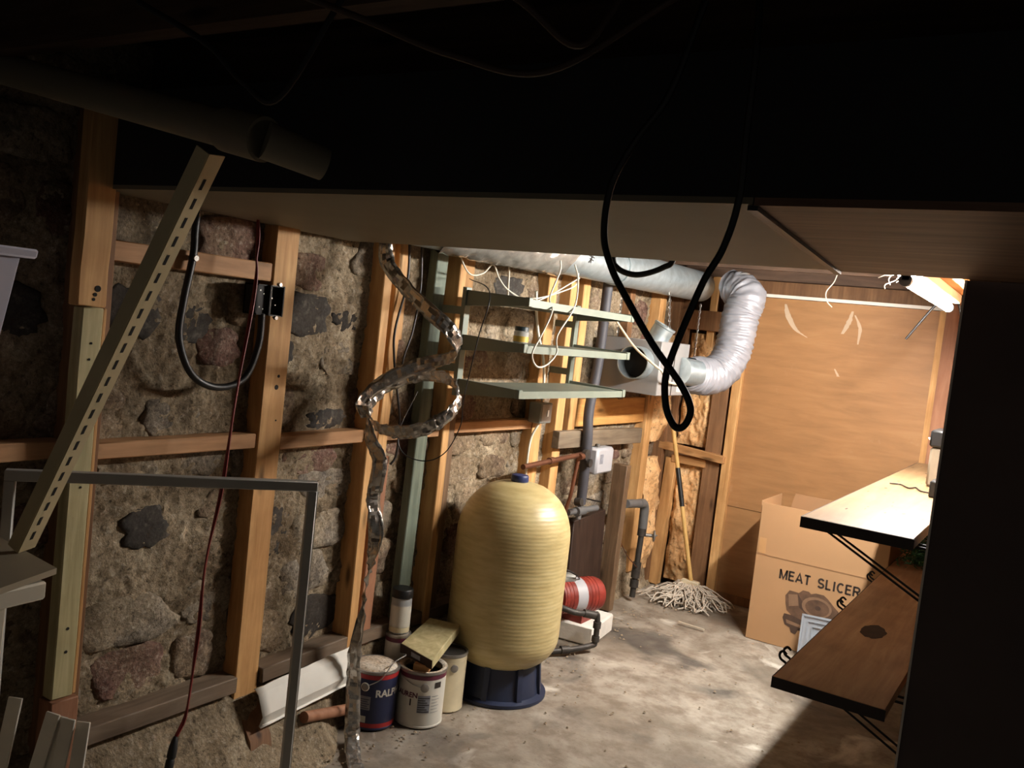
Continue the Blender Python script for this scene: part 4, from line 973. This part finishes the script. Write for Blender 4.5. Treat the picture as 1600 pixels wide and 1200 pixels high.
# small stacked cans and jar
cx, cy, r = -2.062, 2.685, .048
c = can(cx, cy, r, .142, 'canwhite', 'canwhite', 'small pale can at the bottom of the stack under the jar')
build('lid', MB().lathe([(r*.93,.139),(.002,.141)], (cx,cy,0), n=24), M['tin'], c)
c = can(cx, cy, r, .142, 'canwhite', 'maroon', 'small pale paint can with rusty rim right under the plastic jar', .143)
build('lid', MB().lathe([(r*.93,.282),(.002,.284)], (cx,cy,0), n=24), M['crust'], c)
j = empty('plastic_jar', (cx, cy, .286), 'tall white plastic jar with black lid standing on the small can', 'jar')
build('body', MB().lathe([(.036,.0),(.039,.006),(.039,.128),(.034,.138)], (cx,cy,.2865), n=28), M['jar'], j)
build('label', MB().lathe([(.0395,.028),(.0395,.108)], (cx,cy,.2865), n=28, capb=False, capt=False), M['canwhite'], j)
build('dregs', MB().lathe([(.0394,.006),(.0394,.026)], (cx,cy,.2865), n=28, capb=False, capt=False), M['cancream'], j)
build('lid', MB().lathe([(.041,.138),(.041,.166),(.038,.170),(.002,.170)], (cx,cy,.2865), n=28), M['black'], j)
# plank on the cans
A, B, C_, D = V(-2.003,2.628,.270), V(-1.83,2.60,.262), V(-1.925,2.90,.302), V(-2.055,2.868,.302)
nrm = (B-A).cross(D-A).normalized()*-.036
pk = build('plank_offcut', MB().hexa([p+nrm for p in (A,B,C_,D)], [A,B,C_,D]), M['wood_tr'], label='pale short plank offcut lying across the paint cans', category='plank', bevel=.003)
fd = (A-D).normalized()*.0012; sdv = (B-A)
build('end_paint', MB().hexa([A+nrm+fd, B+nrm+fd, B+nrm, A+nrm], [A+fd, B+fd, B, A]), M['wood_board'], pk)
q = A+sdv*.35+nrm*.25+fd*1.3
build('paper_tag', MB().hexa([q+nrm*.5, q+sdv*.28+nrm*.5, q+sdv*.28+nrm*.5-fd, q+nrm*.5-fd], [q, q+sdv*.28, q+sdv*.28-fd, q-fd]), M['label_grey'], pk)
build('wood_chunk', MB().box((-1.915,2.60,.206),(-1.855,2.64,.231), Matrix.Rotation(.4,3,'Z')), M['woodx'], label='small block of raw wood wedged in the open white can', category='wood block', bevel=.002)
# white metal gutter
gt = empty('metal_gutter', (-2.03, 2.15, .1), 'length of bent white metal gutter lying on the ledge behind the foil', 'gutter')
g0, g1 = V(-2.028,1.965,.205), V(-2.045,2.43,.225)
pr = [(-.028,.075),(-.022,.078),(-.004,.062),(.012,.022),(.024,-.012),(.012,-.052),(.020,-.056)]
mb = MB(); vs = []; fs = []
for i in range(13):
    c = g0.lerp(g1, i/12)
    for a, b in pr: vs.append((c.x+a+.002*noise.noise(V(i,a*50,0)), c.y, c.z+b*.85+.003*noise.noise(V(i*.6,b*40,3))))
    if i: fs += [((i-1)*7+k, (i-1)*7+k+1, i*7+k+1, i*7+k) for k in range(6)]
mb.add(vs, fs); o = build('channel', mb, M['white'], gt, sharp=20)
o.modifiers.new('thick', 'SOLIDIFY').thickness = .002
build('cardboard_tube', MB().lathe([(.019,0),(.019,.27),(.016,.27),(.016,.01)], (-2.005,2.15,.135), (-.09,.96,-.22), 20, True, False), M['wood_red'], label='brown cardboard tube lying behind the foil beside the blue can', category='tube')

# ================================================================== PUMP, PIPES
pu = empty('water_pump', (-1.93, 3.98, .09), 'red electric water pump motor on a white block behind the tank', 'pump')
pa, pb = V(-2.0, 3.80, .215), V(-1.875, 4.06, .215)
ax = (pb-pa).normalized()
build('motor', MB().lathe([(.05,0),(.085,.012),(.085,.24),(.075,.265),(.03,.275)], tuple(pa), tuple(ax), 28), M['redpaint'], pu, sharp=35)
build('label_band', MB().lathe([(.0858,.09),(.0858,.15)], tuple(pa), tuple(ax), 28, False, False), M['device'], pu)
for hh in (.025,.045,.065,.175,.195,.215): build('fin', MB().lathe([(.0845,hh-.003),(.0872,hh),(.0845,hh+.003)], tuple(pa), tuple(ax), 28, False, False), M['redpaint'], pu)
build('pump_head', MB().lathe([(.03,-.09),(.07,-.08),(.075,-.02),(.05,0)], tuple(pa), tuple(ax), 24), M['redpaint'], pu)
build('capacitor', MB().cyl(pa+V(0,.0,.085)+ax*.0, pa+V(0,0,.085)+ax*.10, .032, n=16), M['grey_box'], pu)
build('foot', MB().box((-1.985,3.88,.095),(-1.875,3.99,.135)), M['redpaint'], pu)
build('outlet_pipe', MB().tube(cat([(-1.97,3.70,.22),(-1.90,3.66,.225),(-1.82,3.70,.205),(-1.775,3.80,.19),(-1.765,3.82,.17),(-1.762,3.82,.06),(-1.775,3.80,.035),(-1.85,3.66,.025),(-1.93,3.55,.025)], 8), .014, 12), M['iron'], pu)
for c_, d_ in (((-1.80,3.74,.20),(.06,.08,-.02)), ((-1.762,3.82,.15),(0,0,-.05)), ((-1.762,3.82,.08),(0,0,-.04)), ((-1.83,3.69,.028),(-.04,-.06,0))):
    build('fitting', MB().cyl(c_, V(*c_)+V(*d_)*.6, .019, n=12), M['iron'], pu)
build('white_block', MB().box((-2.03,3.86,0.0),(-1.82,4.16,.094), Matrix.Rotation(.12,3,'Z')), M['styro'], label='rough white block under the red pump', category='block', bevel=.008)
cable('pump_cable', [(-1.985,3.82,.33),(-1.96,3.80,.36),(-1.92,3.86,.33),(-1.93,3.92,.295)], .004, 'black', 'short black cable curling over the red pump')

cp_ = empty('copper_pipe', (-2.0, 3.6, .88), 'aged copper pipe running level above the tank to the black pipe', 'pipe')
build('pipe', MB().cyl((-2.0,3.37,.886),(-2.03,4.02,.902), .0125, n=14), M['copper'], cp_)
for y in (3.62, 3.92): build('coupling', MB().cyl((-2.013,y,.893),(-2.015,y+.04,.894), .0165, n=14), M['copper'], cp_)
cb = empty('insulated_pipe', (-2.04, 4.05, .55), 'tall black foam-covered pipe running down beside the fan box', 'pipe')
build('foam_sleeve', MB().tube(cat([(-2.04,4.08,1.95),(-2.045,4.075,1.72),(-2.04,4.06,1.38),(-2.04,4.02,1.12),(-2.03,4.02,.98),(-2.035,4.04,.76),(-2.04,4.05,.64)], 8), .026, 14), M['conduit'], cb, sharp=80)
build('lower_pipe', MB().cyl((-2.04,4.05,.66),(-2.045,4.05,.56), .015, n=12).cyl((-2.06,3.96,.60),(-2.03,4.22,.60), .016, n=12), M['pvc'], cb)
build('elbow', MB().cyl((-2.045,4.02,.60),(-2.04,4.09,.60), .024, n=14), M['pvc'], cb)
build('valve', MB().cyl((-2.0,4.0,.86),(-1.985,4.0,.86), .022, n=10).cyl((-2.02,3.985,.90),(-2.0,3.985,.90), .028, n=12).cyl((-2.03,3.97,.66),(-1.995,3.97,.665), .02, n=10), M['iron'], cb)
build('thin_pipe', MB().tube(cat([(-2.03,3.95,.89),(-2.035,3.94,.80),(-2.04,3.93,.70),(-2.06,3.93,.60),(-2.07,3.95,.5)], 6), .010, 10), M['copper'], cb)
dv = empty('control_box', (-2.03, 4.2, .79), 'white plastic control box on the wall above the dark board', 'control box')
build('case', MB().box((-2.085,4.12,.785),(-2.01,4.31,.922)), M['device'], dv, bevel=.012)
build('label', MB().box((-2.0105,4.15,.84),(-2.009,4.185,.89)), M['label_grey'], dv)
build('knob', MB().cyl((-2.045,4.18,.922),(-2.045,4.18,.94), .010, n=10), M['tin'], dv)
cable('thin_black_cable', [(-2.06,4.12,.80),(-2.07,4.08,.74),(-2.07,4.10,.67),(-2.06,4.2,.64),(-2.05,4.3,.62)], .004, 'black', 'thin black cable drooping below the white control box')
build('dark_board', MB().hexa([(-2.075,4.02,0),(-2.04,4.02,0),(-2.04,4.40,0),(-2.075,4.40,0)], [(-2.105,4.06,.54),(-2.07,4.06,.54),(-2.07,4.42,.56),(-2.105,4.42,.56)]), M['wood_board'], label='dark old board leaning on the wall behind the pump', category='board', bevel=.003)
build('wooden_post', MB().beam((-2.035,4.475,0),(-2.04,4.50,.81), .055, .085, (1,0,0), 5, .003), M['wood_greyz'], label='rough weathered wooden post standing upright beside the dark board', category='post', bevel=.004)
vp = empty('valve_pipe', (-2.0, 4.78, 0), 'dark iron standpipe with elbow and round valve handle rising from the floor', 'pipe')
build('pipe', MB().tube([(-2.0,4.52,.595),(-2.0,4.75,.572)], .024, 14), M['pvc'], vp)
build('elbow', MB().tube(cat([(-2.0,4.70,.577),(-2.0,4.76,.57),(-2.0,4.785,.545),(-2.0,4.79,.50),(-2.0,4.792,.42)], 6), .026, 14), M['pvc'], vp)
build('riser', MB().cyl((-2.0,4.792,.44),(-2.0,4.765,.02), .017, n=14), M['iron'], vp)
for z_ in (.40, .20, .155, .10): build('fitting', MB().cyl((-2.0,4.792-(.42-z_)*.064,z_+.022),(-2.0,4.79-(.42-z_)*.064,z_-.022), .026, n=10), M['iron'], vp)
build('valve_stem', MB().cyl((-2.0,4.79,.385),(-1.94,4.82,.385), .010, n=10), M['tin'], vp)
build('valve_handle', MB().ring((-1.935,4.822,.385), .028, .006, (.9,.45,0), 20, 8).cyl((-1.94,4.795,.385),(-1.93,4.85,.385), .005, n=8), M['tin'], vp)
build('thin_wire', MB().tube(cat([(-2.04,4.60,.36),(-2.02,4.66,.28),(-1.99,4.72,.22),(-1.99,4.77,.19)], 6), .003, 6), M['copper'], vp)

# ================================================================== MOP
mp = empty('mop', (-1.80, 5.08, 0), 'string mop with wooden handle leaning in the corner by the insulation', 'mop')
h0, h1 = V(-1.76,5.05,.11), V(-2.02,5.10,1.03)
build('handle', MB().cyl(h0, h1, .0125, n=14), M['handle'], mp)
ha, hb = h0.lerp(h1, .47), h0.lerp(h1, .71)
build('grip', MB().cyl(ha, hb, .0145, n=14), M['black'], mp)
build('clamp', MB().box((-1.82,5.03,.085),(-1.71,5.07,.125)), M['cream'], mp, bevel=.006)
st = MB(); rg = random.Random(5)
for k in range(150):
    a = rg.uniform(-.5, 3.7)+math.pi; L_ = rg.uniform(.10, .25)
    p = [(-1.76+rg.uniform(-.05,.05), 5.05+rg.uniform(-.015,.015), .10)]
    p.append((p[0][0]+.05*math.cos(a), p[0][1]+.05*math.sin(a), .085+rg.uniform(-.01,.02)))
    x_, y_ = p[-1][:2]
    for j in range(4):
        a += rg.uniform(-.9, .9); x_ += L_/4*math.cos(a); y_ += L_/4*math.sin(a)
        p.append((max(-2.05, min(x_, -1.5)), min(y_, 5.2), max(.008, .07-.018*j+rg.uniform(-.02,.02))))
    st.tube(cat(p, 4), .0042, 5)
build('mop_strands', st, M['mop'], mp, kind='stuff', sharp=80)

# ================================================================== SMALL FLOOR THINGS
build('wood_stick', MB().beam((-1.64,4.585,.012),(-1.49,4.572,.012), .009, .008), M['twig'], label='thin pale stick lying on the floor before the cardboard box', category='stick')
db = MB(); rg = random.Random(21)
for k in range(620):
    if k < 420: x_, y_ = -1.96+abs(rg.gauss(0,.13)), rg.uniform(1.6, 5.0)
    else: x_, y_ = rg.uniform(-1.9, -.7), rg.uniform(2.3, 5.0)
    if math.hypot(x_-tx, y_-ty) < .22: continue
    s_ = rg.uniform(.002, .008); c = V(x_, y_, .003)
    zz = [c+V(s_*math.cos(q)*rg.uniform(.6,1.3), s_*math.sin(q)*rg.uniform(.6,1.3), 0) for q in (0,1.4,2.8,4.4)]
    db.add(zz+[c+V(0,0,s_*.8)], [(0,1,4),(1,2,4),(2,3,4),(3,0,4),(3,2,1,0)])
build('floor_debris', db, M['debris'], kind='stuff', label='crumbs of mortar and dirt scattered over the floor', category='debris')
